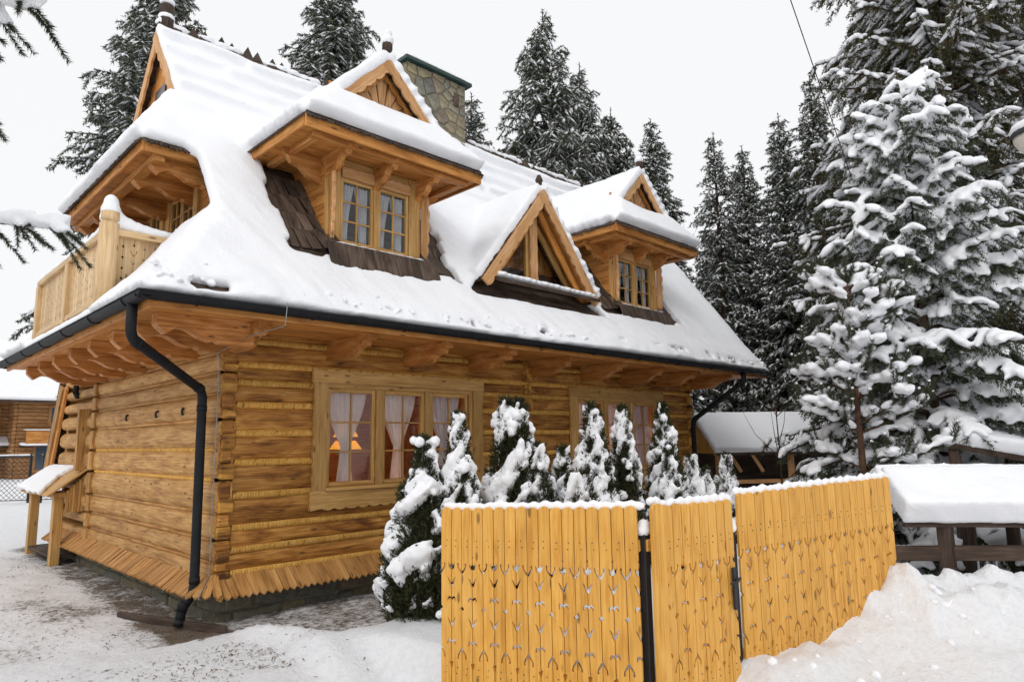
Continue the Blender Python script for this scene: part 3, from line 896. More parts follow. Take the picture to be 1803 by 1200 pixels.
# ---- roof decks
def slab_poly(name, poly, th, mat, parent=house):
    """plate: polygon in space, thickened downwards along its normal"""
    p = [Vector(q) for q in poly]; n = (p[1]-p[0]).cross(p[2]-p[0]).normalized()
    if n.z < 0: n = -n; p = p[::-1]
    k = len(p)
    v = p+[q-n*th for q in p]
    f = [tuple(range(k)), tuple(range(2*k-1, k-1, -1))]+[((i+1) % k, i, i+k, (i+1) % k+k) for i in range(k)]
    me = mk(name, v, f, mat)
    return put(name, me, parent)
SH = W('shingle', 'y'); SHX = W('shingle', 'x')
FL = [(-1.2, -1.2), (-.22, -.19), (-.22, .60), (-.86, .60), (-.20, 1.40), (-.20, 2.6)]      # left outline of the front slope in plan
def P3(x, y): return (x, y, deck(y))
def PB(x, y): return (x, 5.2-y, deck(y))
slab_poly('roof_slope', [P3(-1.2, -1.2), P3(11.88, -1.2), P3(11.88, -.7), P3(-.715, -.7)], .06, SHX)
slab_poly('roof_slope', [P3(-.715, -.7), P3(11.88, -.7), P3(11.88, -.19), P3(-.22, -.19)], .06, SHX)
slab_poly('roof_slope', [P3(-.22, -.19), P3(11.88, -.19), P3(11.88, .6), P3(-.22, .6)], .06, SHX)
slab_poly('roof_slope', [P3(-.86, .60), P3(11.88, .60), P3(11.88, 1.4), P3(-.2, 1.4)], .06, SHX)
slab_poly('roof_slope', [P3(-.2, 1.4), P3(11.88, 1.4), P3(11.88, 2.6), P3(-.2, 2.6)], .06, SHX)
slab_poly('roof_slope', [PB(-.2, 1.4), PB(11.88, 1.4), PB(11.88, 2.6), PB(-.2, 2.6)], .06, SHX)
slab_poly('roof_slope', [PB(-.86, .60), PB(11.88, .60), PB(11.88, 1.4), PB(-.2, 1.4)], .06, SHX)
slab_poly('roof_slope', [PB(-1.2, -1.2), PB(11.88, -1.2), PB(11.88, -.7), PB(-.715, -.7)], .06, SHX)
slab_poly('roof_slope', [PB(-.715, -.7), PB(11.88, -.7), PB(11.88, .6), PB(-.22, .6), PB(-.22, -.19)], .06, SHX)
def hip(x): return deck(-1.2+(x+1.2)*1.0306)
for ya, yb, s in ((-1.2, .74, 1), (6.4, 4.5, -1)):
    slab_poly('roof_hip', [(-1.2, ya, hip(-1.2)), (-.715, ya+s*.5, hip(-.715)), (-.715, yb, hip(-.715)), (-1.2, yb, hip(-1.2))], .06, SH)
    slab_poly('roof_hip', [(-.715, ya+s*.5, hip(-.715)), (-.22, ya+s*1.01, hip(-.22)), (-.22, yb, hip(-.22)), (-.715, yb, hip(-.715))], .06, SH)
slab_poly('roof_hip', [(-1.2, .74, hip(-1.2)), (-1.02, .74, hip(-1.02)), (-1.02, 4.5, hip(-1.02)), (-1.2, 4.5, hip(-1.2))], .06, SH)
CZ0 = deck(.6)
slab_poly('roof_half_hip', [(-.86, .60, CZ0), (-.86, 4.6, CZ0), (-.20, 3.8, deck(1.4)), (-.20, 1.4, deck(1.4))], .06, SH)
# upper gable over the balcony
gw = empty('gable', (0, 0, 0), house)
for k in range(9):      # wall of the balcony recess
    z0 = 3.55+k*.25
    for a0, a1 in ([(.62, 4.58)] if z0 > 5.5 else [(.62, 1.34), (2.46, 2.72), (3.84, 4.58)] if z0 > 4.7 else [(.62, 4.58)]):
        box('wall_board', .10, .16, a0, a1, z0, z0+.246, W('plank', 'y'), gw, .008)
for a0, a1 in ((1.42, 2.38), (2.80, 3.76)):
    box('window_frame', .04, .14, a0-.15, a0, 4.62, 5.70, W('frame', 'z'), gw); box('window_frame', .04, .14, a1, a1+.15, 4.62, 5.70, W('frame', 'z'), gw)
    box('window_frame', .04, .14, a0, a1, 5.55, 5.70, W('frame', 'y'), gw); box('window_frame', .04, .14, a0, a1, 4.60, 4.72, W('frame', 'y'), gw)
    for b0, b1 in ((a0, (a0+a1)/2), ((a0+a1)/2, a1)): casement(gw, b0+.01, b1-.01, 4.73, 5.54, .06, 2, 3, ax='y')
box('room_dark_sheet', .30, .34, .62, 4.58, 3.6, 5.8, simple('interior_darkness', (.05, .045, .05), .8), gw, 0)  # near-black sheet behind the glass: its colour stands in for the unlit room
for s, yy in ((1, .62), (-1, 4.58)):      # cheeks of the recess
    for k in range(8):
        z0 = 4.72+k*.14 if s else 0
        box('cheek_board', -.20, .30, yy-.02, yy+.02, z0-.9, z0-.9+.137, W('plank', 'x'), gw, .004) if z0-.9 < 4.5 else None
    for k in range(9):
        z0 = 4.5+k*.14; ys = (z0-4.48)/1.33-.3
        box('cheek_board', -.205, .30, (ys if s > 0 else 5.2-ys-.02), (ys+.05 if s > 0 else 5.2-ys+.03), z0, z0+.137, W('plank', 'x'), gw, .004)
for i in range(8):
    y0 = .62+i*.495
    box('soffit_board', -.84, .36, y0, y0+.49, CZ0-.13, CZ0-.11, W('plank', 'x'), gw, .004)
box('eave_fascia', -.87, -.83, .60, 4.60, CZ0-.16, CZ0-.01, W('plank', 'y'), gw)
box('eave_fascia', -.83, -.2, .585, .62, CZ0-.16, CZ0-.03, W('plank', 'x'), gw)
box('eave_beam', -.72, -.58, .64, 4.56, CZ0-.22, CZ0-.135, W('plank', 'y'), gw)
BRG = bracket_mesh(.80, .24, .13, 'left')
for y in (.85, 1.55, 2.55, 3.55, 4.3): put('bracket', BRG, gw, basis((.10, y+.06, CZ0-.135), (-1, 0, 0), (0, 0, 1)))
def vergeboard(part, apex, foot, inward, th, wd, nsc, mat='carved'):
    """scalloped board along a gable edge; local x from apex to foot, scallops on the lower edge"""
    a = Vector(apex); b = Vector(foot); L_ = (b-a).length
    dn = Vector(inward)
    pts = [(0, 0), (L_, 0)]+[(L_-L_*i/(nsc*4), -wd-.035*abs(math.sin(math.pi*i/4))) for i in range(nsc*4+1)]
    ex = (b-a).normalized(); ez = -dn.normalized(); ez = (ez-ex*ez.dot(ex)).normalized()
    me = prism_mesh('vergeboard', pts, th, W(mat, 'x'))
    return put('vergeboard', me, part, basis(a, ex, ez))
for k in range(14):      # planks of the upper triangle
    y0 = 1.42+k*.17; yc = y0+.085; zt = RZ-.12-1.33*abs(yc-2.6)
    if zt > 6.3: box('gable_plank', -.10, -.06, y0, y0+.166, 6.2, zt, W('plank', 'z'), gw, .006)
vergeboard(gw, (-.24, 2.6, RZ-.02), (-.24, 1.34, RZ-.02-1.33*1.26), (0, .3, -1), .035, .16, 9)
vergeboard(gw, (-.20, 2.6, RZ-.02), (-.20, 3.86, RZ-.02-1.33*1.26), (0, -.3, -1), .035, .16, 9)
box('gable_window', -.125, -.105, 2.38, 2.82, 6.95, 7.4, simple('dim_pane', (.06, .06, .07), .2, .5), gw, 0)

# ---- balcony
bal = empty('balcony', (0, 0, 0), house)
def cut_board_mesh(name, w, h, motifs, th, mat, rounded=False, mirror=False, tilt=0):
    """vertical board, left edge carries motif list A, right edge list B; motifs are (z from bottom, [(inset, dz)...])"""
    L_, R_ = motifs if not mirror else motifs[::-1]
    right = [(w/2, 0)]
    for z, m in sorted(R_, key=lambda q: q[0]):
        right += [(w/2-i, z+dz) for i, dz in m]
    right.append((w/2, h))
    left = [(-w/2, 0)]
    for z, m in sorted(L_, key=lambda q: q[0]):
        left += [(-w/2+i, z+dz) for i, dz in m]
    left.append((-w/2, h))
    top = []
    if rounded:
        right[-1] = (w/2, h-w*.42); left[-1] = (-w/2, h-w*.42)
        top = [(w/2*math.cos(t), h-w*.42+w*.42*math.sin(t)) for t in np.linspace(0, math.pi, 9)[1:-1]]
    return prism_mesh(name, right+top+left[::-1], th, mat)
dia = [(0, -.02), (.014, 0), (0, .02)]
vee = [(0, -.012), (.028, .045), (0, .012)]
cup = [(0, -.012), (.026, .03), (.024, .05), (.032, .058), (.038, .046), (.034, .03), (.004, -.022), (0, -.022)]
cup = [(0, -.02), (.006, -.02), (.034, .026), (.037, .044), (.031, .056), (.024, .048), (.025, .03), (0, -.004)]
b_h = .74
bA = [(b_h*t, dia) for t in (.15, .33, .5, .68, .86)]; bB = [(b_h*t, m) for t, m in ((.12, cup), (.3, vee), (.44, dia), (.58, vee), (.74, cup), (.9, dia))]
BB = cut_board_mesh('baluster_board', .115, b_h, (bA, bB), .022, W('rail', 'z'))
BBm = cut_board_mesh('baluster_board', .115, b_h, (bA, bB), .022, W('rail', 'z'), mirror=True)
BX = -1.10; BY0, BY1 = .80, 4.45; BZ = 3.70
nb = int((BY1-BY0)/.119)
for i in range(nb): put('baluster_board', BB if i % 2 else BBm, bal, basis((BX, BY0+.06+i*(BY1-BY0-.05)/nb, BZ), (0, -1, 0), (0, 0, 1)))
for i in range(8): put('baluster_board', BB if i % 2 else BBm, bal, basis((BX+.1+i*.119, BY0, BZ), (1, 0, 0), (0, 0, 1)))
box('top_rail', BX-.06, BX+.07, BY0, BY1+.05, BZ+b_h, BZ+b_h+.085, W('rail', 'y'), bal, .012)
box('top_rail', BX+.07, -.15, BY0-.06, BY0+.07, BZ+b_h, BZ+b_h+.085, W('rail', 'x'), bal, .012)
box('bottom_rail', BX-.045, BX+.05, BY0, BY1, BZ-.07, BZ+.01, W('rail', 'y'), bal, .01)
for y in ((BY0+BY1)/2-.05, BY1-.02): box('post', BX-.07, BX+.05, y-.06, y+.06, BZ-.2, BZ+b_h, W('rail', 'z'), bal, .01)
tube('corner_post', [(BX, BY0, BZ-.3), (BX, BY0, BZ+.45), (BX, BY0, BZ+.88), (BX, BY0, BZ+.885), (BX, BY0, BZ+.91), (BX, BY0, BZ+.915), (BX, BY0, BZ+1.02)], [.115, .112, .108, .09, .09, .108, .104], W('rail', 'z'), bal, 14)
box('balcony_floor', -1.05, .3, .78, 4.48, 3.5, 3.55, W('rail', 'y'), bal, 0)
# ---- dormers
SNOWPARTS = []          # closed slabs merged into the roof snow
def grid_plane(p00, pu, pv, nu, nv):
    p00, pu, pv = map(lambda q: np.array(q, float), (p00, pu, pv))
    u = np.linspace(0, 1, nu)[:, None, None]; v = np.linspace(0, 1, nv)[None, :, None]
    return p00+u*(pu-p00)+v*(pv-p00)

def poly_snow(poly, th, step=.08, rag=.0, amp=.25):
    """snow slab over a planar convex polygon"""
    p = [Vector(q) for q in poly]
    n = (p[1]-p[0]).cross(p[2]-p[0]).normalized()
    if n.z < 0: n = -n; p = p[::-1]
    ex = (p[1]-p[0]).normalized(); ey = n.cross(ex)
    q = np.array([((a-p[0]).dot(ex), (a-p[0]).dot(ey)) for a in p])
    lo, hi = q.min(0), q.max(0)
    nu, nv = int((hi[0]-lo[0])/step)+2, int((hi[1]-lo[1])/step)+2
    U, V = np.meshgrid(np.linspace(lo[0], hi[0], nu), np.linspace(lo[1], hi[1], nv), indexing='ij')
    Uc = (U[:-1, :-1]+U[1:, 1:])/2; Vc = (V[:-1, :-1]+V[1:, 1:])/2
    m = np.ones(Uc.shape, bool)
    k = len(q)
    for i in range(k):
        a, b = q[i], q[(i+1) % k]
        m &= ((b[0]-a[0])*(Vc-a[1])-(b[1]-a[1])*(Uc-a[0])) >= -1e-6
    P = np.array(p[0])[None, None]+U[..., None]*np.array(ex)+V[..., None]*np.array(ey)
    t = th*(1-amp/2+amp*fbm(P[..., 0]*1.7+P[..., 2], P[..., 1]*1.7))
    SNOWPARTS.append(slab(P, np.array(n), m, t))

def teeth(name, p0, p1, outv, part, w=.07, ln=.10):
    """row of shingle butts along an eave, each a small pointed board"""
    p0 = Vector(p0); p1 = Vector(p1); d = (p1-p0); L_ = d.length; d.normalize(); o = Vector(outv).normalized()
    n = int(L_/w); v, f = [], []
    nn = d.cross(o).normalized()
    for i in range(n):
        c = p0+d*((i+.5)*L_/n); j = rng.uniform(.7, 1.2)
        q = [c-d*w*.48, c+d*w*.48, c+d*w*.46+o*ln*.45*j, c+o*ln*.75*j, c-d*w*.46+o*ln*.45*j]
        b = len(v); v += [a+nn*.012 for a in q]+[a-nn*.012 for a in q]
        f += [(b, b+1, b+2, b+3, b+4), (b+9, b+8, b+7, b+6, b+5)]+[(b+(k+1) % 5, b+k, b+k+5, b+(k+1) % 5+5) for k in range(5)]
    o_ = put(name, mk(name, v, f, SH), part); o_['kind'] = 'stuff'
    return o_

SHING = [prism_mesh('shingle', [(-.055, -.36), (.055, -.36), (.055, .02), (-.055, .02)], .014, W('shingle', 'z')), prism_mesh('shingle', [(-.07, -.37), (.07, -.36), (.07, .02), (-.07, .02)], .014, W('shingle', 'z'))]
SLN = Vector((0, -.799, .601))
def shingle_at(x, y, part, lift, tilt):
    o = Vector((x, y, deck(y)))+SLN*lift
    zax = Vector((rng.uniform(-.03, .03)+tilt*.25, .601, .799)).normalized()
    ex = Vector((1, 0, tilt))
    m = SHING[rng.randrange(2)]
    b = basis(o, ex, zax)
    put('shingle', m, part, b)

def pilaster_mesh(h, w):
    pts = [(0, 0)]
    wav = []
    for i in range(25):
        t = i/24; z = h*t
        s = w*(.55+.25*math.sin(t*math.pi)+.2*abs(math.sin(t*math.pi*6)))
        wav.append((s, z))
    return prism_mesh('pilaster', [(0, 0)]+wav+[(0, h)], .05, W('carved', 'z'))
PIL = pilaster_mesh(1.14, .13)

def dormer(cx, which):
    d = empty('dormer', (0, 0, 0), house)
    yw = -.30; z0, z1 = 4.56, 5.76
    hw = .56
    # casing
    box('casing', cx-.76, cx-hw, yw-.02, yw+.06, z0-.06, z1, W('frame', 'z'), d); box('casing', cx+hw, cx+.76, yw-.02, yw+.06, z0-.06, z1, W('frame', 'z'), d)
    prism('casing', [(cx-hw, 5.50), (cx+hw, 5.50), (cx+hw, 5.66)]+list(reversed(scallop(cx-hw, cx+hw, 5.63, .03, 9)))+[(cx-hw, 5.66)], .05, W('carved', 'x'), d, Matrix.Translation((0, yw-.05, 0)))
    box('lintel', cx-hw, cx+hw, yw, yw+.06, 5.50, 5.76, W('frame', 'x'), d)
    box('sill', cx-hw, cx+hw, yw-.03, yw+.07, z0-.06, z0+.03, W('frame', 'x'), d)
    box('mullion', cx-.035, cx+.035, yw-.015, yw+.05, z0+.03, 5.5, W('frame', 'z'), d)
    for a, b in ((cx-hw+.004, cx-.037), (cx+.037, cx+hw-.004)): casement(d, a, b, z0+.034, 5.497, yw-.005, 2, 3, bw=.045)
    put('pilaster', PIL, d, basis((cx-.72, yw-.02, z0+.04), (-.35, -1, 0), (0, 0, 1)))
    put('pilaster', PIL, d, basis((cx+.77, yw-.02, z0+.04), (.35, -1, 0), (0, 0, 1)))
    # cheeks, plank by plank up to the roof
    for s in (-1, 1):
        for k in range(9):
            za = 4.55+k*.137; yb = (za+.137-4.48)/1.33-.3+.08
            if yb > yw+.02: box('cheek_board', cx+s*.75-.015, cx+s*.75+.015, yw+.055, yb, za, za+.133, W('plank', 'y'), d, .004)
    box('room_dark_sheet', cx-.7, cx+.7, yw+.35, yw+.38, 4.4, 5.75, simple('room_darkness', (.045, .04, .04), .8), d, 0)  # sheet coloured almost black to give the darkness inside the dormer
    # canopy: soffit, fascia, brackets
    ez = 5.90; ye = -.93; xe = 1.42
    for i in range(10):
        y0 = ye+.03+i*.155
        box('soffit_board', cx-xe+.04, cx+xe-.04, y0, y0+.151, 5.765, 5.783, W('plank', 'x'), d, .003)
    box('eave_fascia', cx-xe, cx+xe, ye-.015, ye+.022, 5.735, ez-.005, W('plank', 'x'), d)
    for s in (-1, 1): box('eave_fascia', cx+s*xe-.018, cx+s*xe+.018, ye+.024, .74, 5.735, ez-.008, W('plank', 'y'), d)
    box('eave_beam', cx-xe+.16, cx+xe-.16, ye+.10, ye+.20, 5.69, 5.763, W('bracket', 'x'), d)
    for s in (-1, 1): box('eave_beam', cx+s*1.18-.05, cx+s*1.18+.05, ye+.21, .5, 5.692, 5.763, W('bracket', 'y'), d)
    bm_ = prism_mesh('bracket', [(0, 0), (.56, 0), (.56, -.06), (.50, -.07), (.46, -.13), (.38, -.10), (.32, -.13), (.27, -.21), (.2, -.25), (.1, -.26), (0, -.34)], .1, W('bracket', 'x'))
    for dx in (-.72, 0, .72): put('bracket', bm_, d, basis((cx+dx-.05, yw+.02, 5.762), (0, -1, 0), (0, 0, 1)))
    bs = prism_mesh('bracket', [(0, 0), (.55, 0), (.55, -.06), (.48, -.09), (.42, -.17), (.3, -.20), (.2, -.30), (0, -.38)], .09, W('bracket', 'x'))
    for s in (-1, 1): put('bracket', bs, d, basis((cx+s*.76, yw+.25, 5.762), (s, 0, 0), (0, 0, 1)))
    # roof planes
    az = 7.34; yg = -.52
    kz = (az-ez)/xe
    def side(s, y): return [(cx+s*xe, y, ez), (cx, y, az)]
    zb = 6.42; xb = (az-zb)/kz
    def yslope(z): return (z-4.48)/1.33-.3
    for s in (-1, 1):
        slab_poly('roof_slope', [(cx+s*xe, ye, ez), (cx+s*xb, yg, zb), (cx+s*xb, yslope(zb)+.05, zb), (cx+s*xe, yslope(ez)+.05, ez)], .05, SH, d)
        slab_poly('roof_slope', [(cx+s*xb, yg-.06, zb), (cx, yg-.06, az), (cx, yslope(az)+.05, az), (cx+s*xb, yslope(zb)+.05, zb)], .05, SH, d)
        poly_snow([(cx+s*(xe-.02), ye+.02, ez+.02), (cx+s*xb, yg-.1, zb), (cx+s*xb, yslope(zb)+.25, zb), (cx+s*(xe-.02), yslope(ez)+.2, ez+.02)], .16)
        poly_snow([(cx+s*(xb+.06), yg-.10, zb-.06), (cx-s*.02, yg-.10, az+.02), (cx-s*.02, yslope(az)+.3, az+.02), (cx+s*(xb+.06), yslope(zb)+.25, zb-.06)], .13)
    slab_poly('roof_half_hip', [(cx-xe, ye-.02, ez+.02), (cx+xe, ye-.02, ez+.02), (cx+xb, yg, zb+.02), (cx-xb, yg, zb+.02)], .075, SHX, d)
    poly_snow([(cx-xe+.01, ye+.01, ez+.015), (cx+xe-.01, ye+.01, ez+.015), (cx+xb, yg, zb), (cx-xb, yg, zb)], .20)
    teeth('shingle_row', (cx-xe, ye-.01, ez-.005), (cx+xe, ye-.01, ez-.005), (0, -.75, -.65), d, .062, .13)
    for s in (-1, 1): teeth('shingle_row', (cx+s*xe, ye, ez-.005), (cx+s*xe, .72, ez-.005), (s*.75, 0, -.65), d, .062, .13)
    # little gable with carved sunburst
    gy = yg+.10
    tri = [(cx-xb+.05, zb-.05), (cx+xb-.05, zb-.05), (cx, az-.10)]
    base = Vector((cx, gy, zb+.02))
    nray = 9
    for i in range(nray):
        a0 = math.pi*(i+.06)/nray; a1 = math.pi*(i+.94)/nray
        def hit(a):
            c_, s_ = math.cos(a), math.sin(a)
            H = az-.1-zb; B = xb-.05
            return H*B/(H*abs(c_)+B*s_)
        pts = [(.05*math.cos(a0), .05*math.sin(a0)), (hit(a0)*math.cos(a0), hit(a0)*math.sin(a0))]
        am = (a0+a1)/2
        if a0 < math.pi/2 < a1: pts.append((0, hit(math.pi/2)))
        pts += [(hit(a1)*math.cos(a1), hit(a1)*math.sin(a1)), (.05*math.cos(a1), .05*math.sin(a1))]
        prism('sunray_board', pts, .03, W('carved', 'z'), d, Matrix.Translation(base+Vector((0, rng.uniform(-.012, .012), 0))))
    box('gable_back', cx-xb+.1, cx+xb-.1, gy+.04, gy+.06, zb-.1, zb+.35, W('plank', 'z'), d, 0)
    for s in (-1, 1):
        vergeboard(d, (cx, yg-.05-.004*s, az-.015), (cx+s*xb, yg-.05-.004*s, zb-.015), (-s*.3, 0, -1), .03*(-s), .13, 6)
        arch_ = vergeboard(d, (cx, gy-.03-.004*s, az-.17), (cx+s*xb*.84, gy-.03-.004*s, zb-.03), (-s*.3, 0, -1), .02*(-s), .05, 6, 'plank')
    # finial
    fin = tube('finial', [(cx, yg-.02, az-.05), (cx, yg-.02, az+.10), (cx, yg-.02, az+.13), (cx, yg-.02, az+.22), (cx, yg-.02, az+.24), (cx, yg-.02, az+.32)], [.05, .05, .075, .075, .04, .03], W('dark', 'z'), d, 8)
    for dz, r in ((.27, .10), (.38, .075)): SMALLSNOW.append(pillows([(cx, yg-.02, az+dz)], [(1, 0, 0)], r, r, r*.8, ICO2))
    # bare shingles under the canopy
    for row in range(5):
        ys = -.16+row*.21
        lift = .03+row*.004
        x = cx-xe+.02
        while x < cx+xe-.02:
            dd = abs(x-cx)
            if dd > .80 or ys < -.10:
                fl = max(0, 1-(dd-.78)/.5) if dd > .78 else 1
                s = 1 if x > cx else -1
                if not (ys > yslope(5.75)):
                    shingle_at(x+.06, ys-.005*rng.random(), d, lift+.10*fl**2*(0 if dd < .78 else 1)+.02*(dd < .78), -s*.28*fl*(dd > .78))
            x += .122
    bar('sill_ledge', (cx-.8, yw-.15, 4.50), (cx+.8, yw-.15, 4.50), .22, .03, W('dark', 'x'), d, (0, -.5, 1))
    for i in range(13): put('shingle', SHING[1], d, basis((cx-.80+i*.135, yw-.25, 4.49), (1, 0, 0), (0, .35, .94)))
    SMALLSNOW.append(pillows([(cx-.62+i*.155, yw-.17+rng.uniform(-.02, .02), 4.525) for i in range(9)], [(1, 0, 0)]*9, .12, .05, .022))
    for k, s in enumerate((-1, 1)):
        a, b = (cx-hw+.05, cx-.08) if s < 0 else (cx+.08, cx+hw-.05)
        curtain(a, b, z0+.06, 5.45, yw+.09, 'white lace curtain in the %s casement of the %s dormer window' % (('left-hand', 'right-hand')[k], which), 'split', 'lace curtains in the dormers')
SMALLSNOW = []
dormer(1.89, 'near'); dormer(8.05, 'far')

# ---- steep triangular dormer between them
td = empty('triangular_dormer', (0, 0, 0), house)
tx, ty, taz, tbz, thw = 5.0, -.60, 6.20, 4.42, 1.44
ts = (taz-tbz)/thw
yb_ = (taz-4.48)/1.33-.3
for s in (-1, 1):
    slab_poly('roof_slope', [(tx+s*thw, ty, tbz), (tx, ty, taz), (tx, yb_+.05, taz), (tx+s*thw, -.35, tbz)], .06, SH, td)
    poly_snow([(tx+s*(thw-.02), ty-.01, tbz+.02), (tx-s*.02, ty-.01, taz+.02), (tx-s*.02, yb_+.35, taz+.02), (tx+s*(thw+.05), -.2, tbz+.05)], .13)
    vergeboard(td, (tx, ty-.03-.004*s, taz-.03), (tx+s*(thw-.02), ty-.03-.004*s, tbz-.02), (-s*.3, 0, -1), .035*(-s), .15, 11)
    vergeboard(td, (tx, ty+.12-.004*s, taz-.24), (tx+s*(thw-.26), ty+.12-.004*s, tbz+.02), (-s*.3, 0, -1), .03*(-s), .10, 1, 'plank')
    for k in range(3):
        bar('reveal_board', (tx+s*.10, ty+.06+k*.15, taz-.20), (tx+s*(thw-.14), ty+.06+k*.15, tbz), .145, .03, W('plank', 'x'), td, (s*.8, 0, .6))
    # glazing: half triangle each side of the king post
    g = [(tx+s*.09, ty+.30, 4.62), (tx+s*.92, ty+.30, 4.62), (tx+s*.09, ty+.30, 5.62)]
    put('pane', mk('pane', [Vector(p) for p in g]+[Vector(p)+Vector((0, .004, 0)) for p in g], [(0, 1, 2), (5, 4, 3), (0, 3, 4, 1), (1, 4, 5, 2), (2, 5, 3, 0)], GLASS), td)
    bar('window_frame', (tx+s*.98, ty+.29, 4.62), (tx+s*.06, ty+.29, 5.72), .06, .09, W('frame', 'x'), td, (s*.8, 0, .6))
    bar('window_frame', (tx+s*.11, ty+.285, 4.6), (tx+s*.11, ty+.285, 5.6), .06, .07, W('frame', 'x'), td, (1, 0, 0))
box('window_frame', tx-1.0, tx+1.0, ty+.24, ty+.32, 4.54, 4.63, W('frame', 'x'), td)
prism('king_post', [(-.1, 0), (.1, 0)]+[(.1-.015*abs(math.sin(i*.55)), .05+i*.05) for i in range(24)]+[(.06, 1.3), (-.06, 1.3)]+[(-.1+.015*abs(math.sin(i*.55)), .05+i*.05) for i in range(23, -1, -1)], .05, W('carved', 'z'), td, Matrix.Translation((tx, ty+.2, 4.58)))
put('gable_back', mk('gable_back', [(tx-1.3, ty+.62, 4.5), (tx+1.3, ty+.62, 4.5), (tx, ty+.62, 6.1)], [(0, 1, 2)], W('plank', 'z')), td)
bar('sill_ledge', (tx-1.15, ty-.0, 4.46), (tx+1.32, ty-.0, 4.46), .34, .05, W('dark', 'x'), td, (0, -.4, 1))
SMALLSNOW.append(pillows([(tx-1.0+i*.14, ty-.0+rng.uniform(-.01, .02), 4.53-.002*i) for i in range(17)], [(1, 0, 0)]*17, .15, .13, .065))
tube('finial', [(tx, ty+.05, taz-.05), (tx, ty+.05, taz+.12), (tx, ty+.05, taz+.15), (tx, ty+.05, taz+.25)], [.05, .05, .07, .03], W('dark', 'z'), td, 8)

# ---- ridge crest and finials
x = -.15; crest = []
while x < 11.85:
    for k in range(2):
        crest.append((x+k*.17, .11+rng.uniform(-.03, .03)))
    x += .44
v, f = [], []
for cx_, h in crest:
    b = len(v)
    v += [(cx_-.12, 2.50, RZ), (cx_+.12, 2.50, RZ), (cx_+.03, 2.60, RZ+.17+h), (cx_-.12, 2.70, RZ), (cx_+.12, 2.70, RZ)]
    f += [(b, b+1, b+2), (b+1, b+4, b+2), (b+4, b+3, b+2), (b+3, b, b+2)]
o = put('ridge_crest', mk('ridge_crest', v, f, W('dark', 'x')), house); o['kind'] = 'stuff'
for fx in (-.10, 11.75):
    tube('finial', [(fx, 2.6, RZ), (fx, 2.6, RZ+.2), (fx, 2.6, RZ+.22), (fx, 2.6, RZ+.42), (fx, 2.6, RZ+.46), (fx, 2.6, RZ+.60)], [.12, .12, .10, .12, .08, .05], W('dark', 'z'), house, 8)
    for dz, r in ((.24, .13), (.50, .12), (.63, .08)): SMALLSNOW.append(pillows([(fx, 2.6, RZ+dz)], [(1, 0, 0)], r, r, r*.6, ICO2))

# ---- chimney
ch = empty('chimney', (5.1, 2.8, 7.3), house)
CX0, CX1, CY0, CY1, CT = 4.28, 5.80, 2.30, 3.05, 9.50
OFF = Vector((-5.1, -2.8, -7.3))
def chbox(n, *a, **k):
    o = box(n, *a, **k); o.parent = ch; o.matrix_basis = Matrix.Translation(OFF) @ o.matrix_basis; return o
chbox('mortar_core', CX0, CX1, CY0, CY1, 7.3, CT, MORTAR, c=0)
def voronoi_stones(o0, ex, w, h, nrm, n, parent, mat, hole=None):
    """polygonal rubble: Voronoi cells, each shrunk and set proud of the mortar"""
    rs = random.Random(n*13)
    pts = []
    tries = 0
    while len(pts) < n and tries < 4000:
        tries += 1
        p = (rs.uniform(0, w), rs.uniform(0, h))
        if all(math.hypot(p[0]-q[0], p[1]-q[1]) > .62*math.sqrt(w*h/n) for q in pts): pts.append(p)
    exv = Vector(ex); nv = Vector(nrm)
    for p in pts:
        poly = [(0, 0), (w, 0), (w, h), (0, h)]
        for q in pts:
            if q is p: continue
            mx_, my_ = (p[0]+q[0])/2, (p[1]+q[1])/2; dx, dy = q[0]-p[0], q[1]-p[1]
            out = []
            for i in range(len(poly)):
                a, b = poly[i], poly[(i+1) % len(poly)]
                da = (a[0]-mx_)*dx+(a[1]-my_)*dy; db = (b[0]-mx_)*dx+(b[1]-my_)*dy
                if da <= 0: out.append(a)
                if da*db < 0:
                    t = da/(da-db); out.append((a[0]+(b[0]-a[0])*t, a[1]+(b[1]-a[1])*t))
            poly = out
        if len(poly) < 3: continue
        cx = sum(a[0] for a in poly)/len(poly); cz = sum(a[1] for a in poly)/len(poly)
        sz = min(math.hypot(a[0]-cx, a[1]-cz) for a in poly)
        k1 = max(.5, 1-.016/max(sz, .03)); k2 = max(.4, 1-.038/max(sz, .05)); pr = rs.uniform(.015, .035)
        m = len(poly)
        v = [((a-cx)*k1, 0, (b-cz)*k1) for a, b in poly]+[((a-cx)*k1, pr*.6, (b-cz)*k1) for a, b in poly]+[((a-cx)*k2, pr, (b-cz)*k2) for a, b in poly]
        f = [tuple(range(2*m, 3*m))]+[(i, (i+1) % m, (i+1) % m+m, i+m) for i in range(m)]+[(i+m, (i+1) % m+m, (i+1) % m+2*m, i+2*m) for i in range(m)]
        me = mk('stone', v, f, mat)
        bm = bmesh.new(); bm.from_mesh(me); bmesh.ops.recalc_face_normals(bm, faces=bm.faces); bm.to_mesh(me); bm.free()
        o = Vector(o0)+exv*cx+Vector((0, 0, cz))+OFF
        put('stone', me, parent, Matrix(((exv.x, nv.x, 0, o.x), (exv.y, nv.y, 0, o.y), (0, 0, 1, o.z), (0, 0, 0, 1))))
voronoi_stones((CX0, CY0, 7.4), (1, 0, 0), CX1-CX0, CT-7.4, (0, -1, 0), 52, ch, STONE)
voronoi_stones((CX0, CY1, 7.4), (0, -1, 0), CY1-CY0, CT-7.4, (-1, 0, 0), 24, ch, STONE)
chbox('flue_vent', 5.46, 5.60, CY0-.05, CY0+.05, 8.95, 9.25, W('dark', 'z'), c=.01)
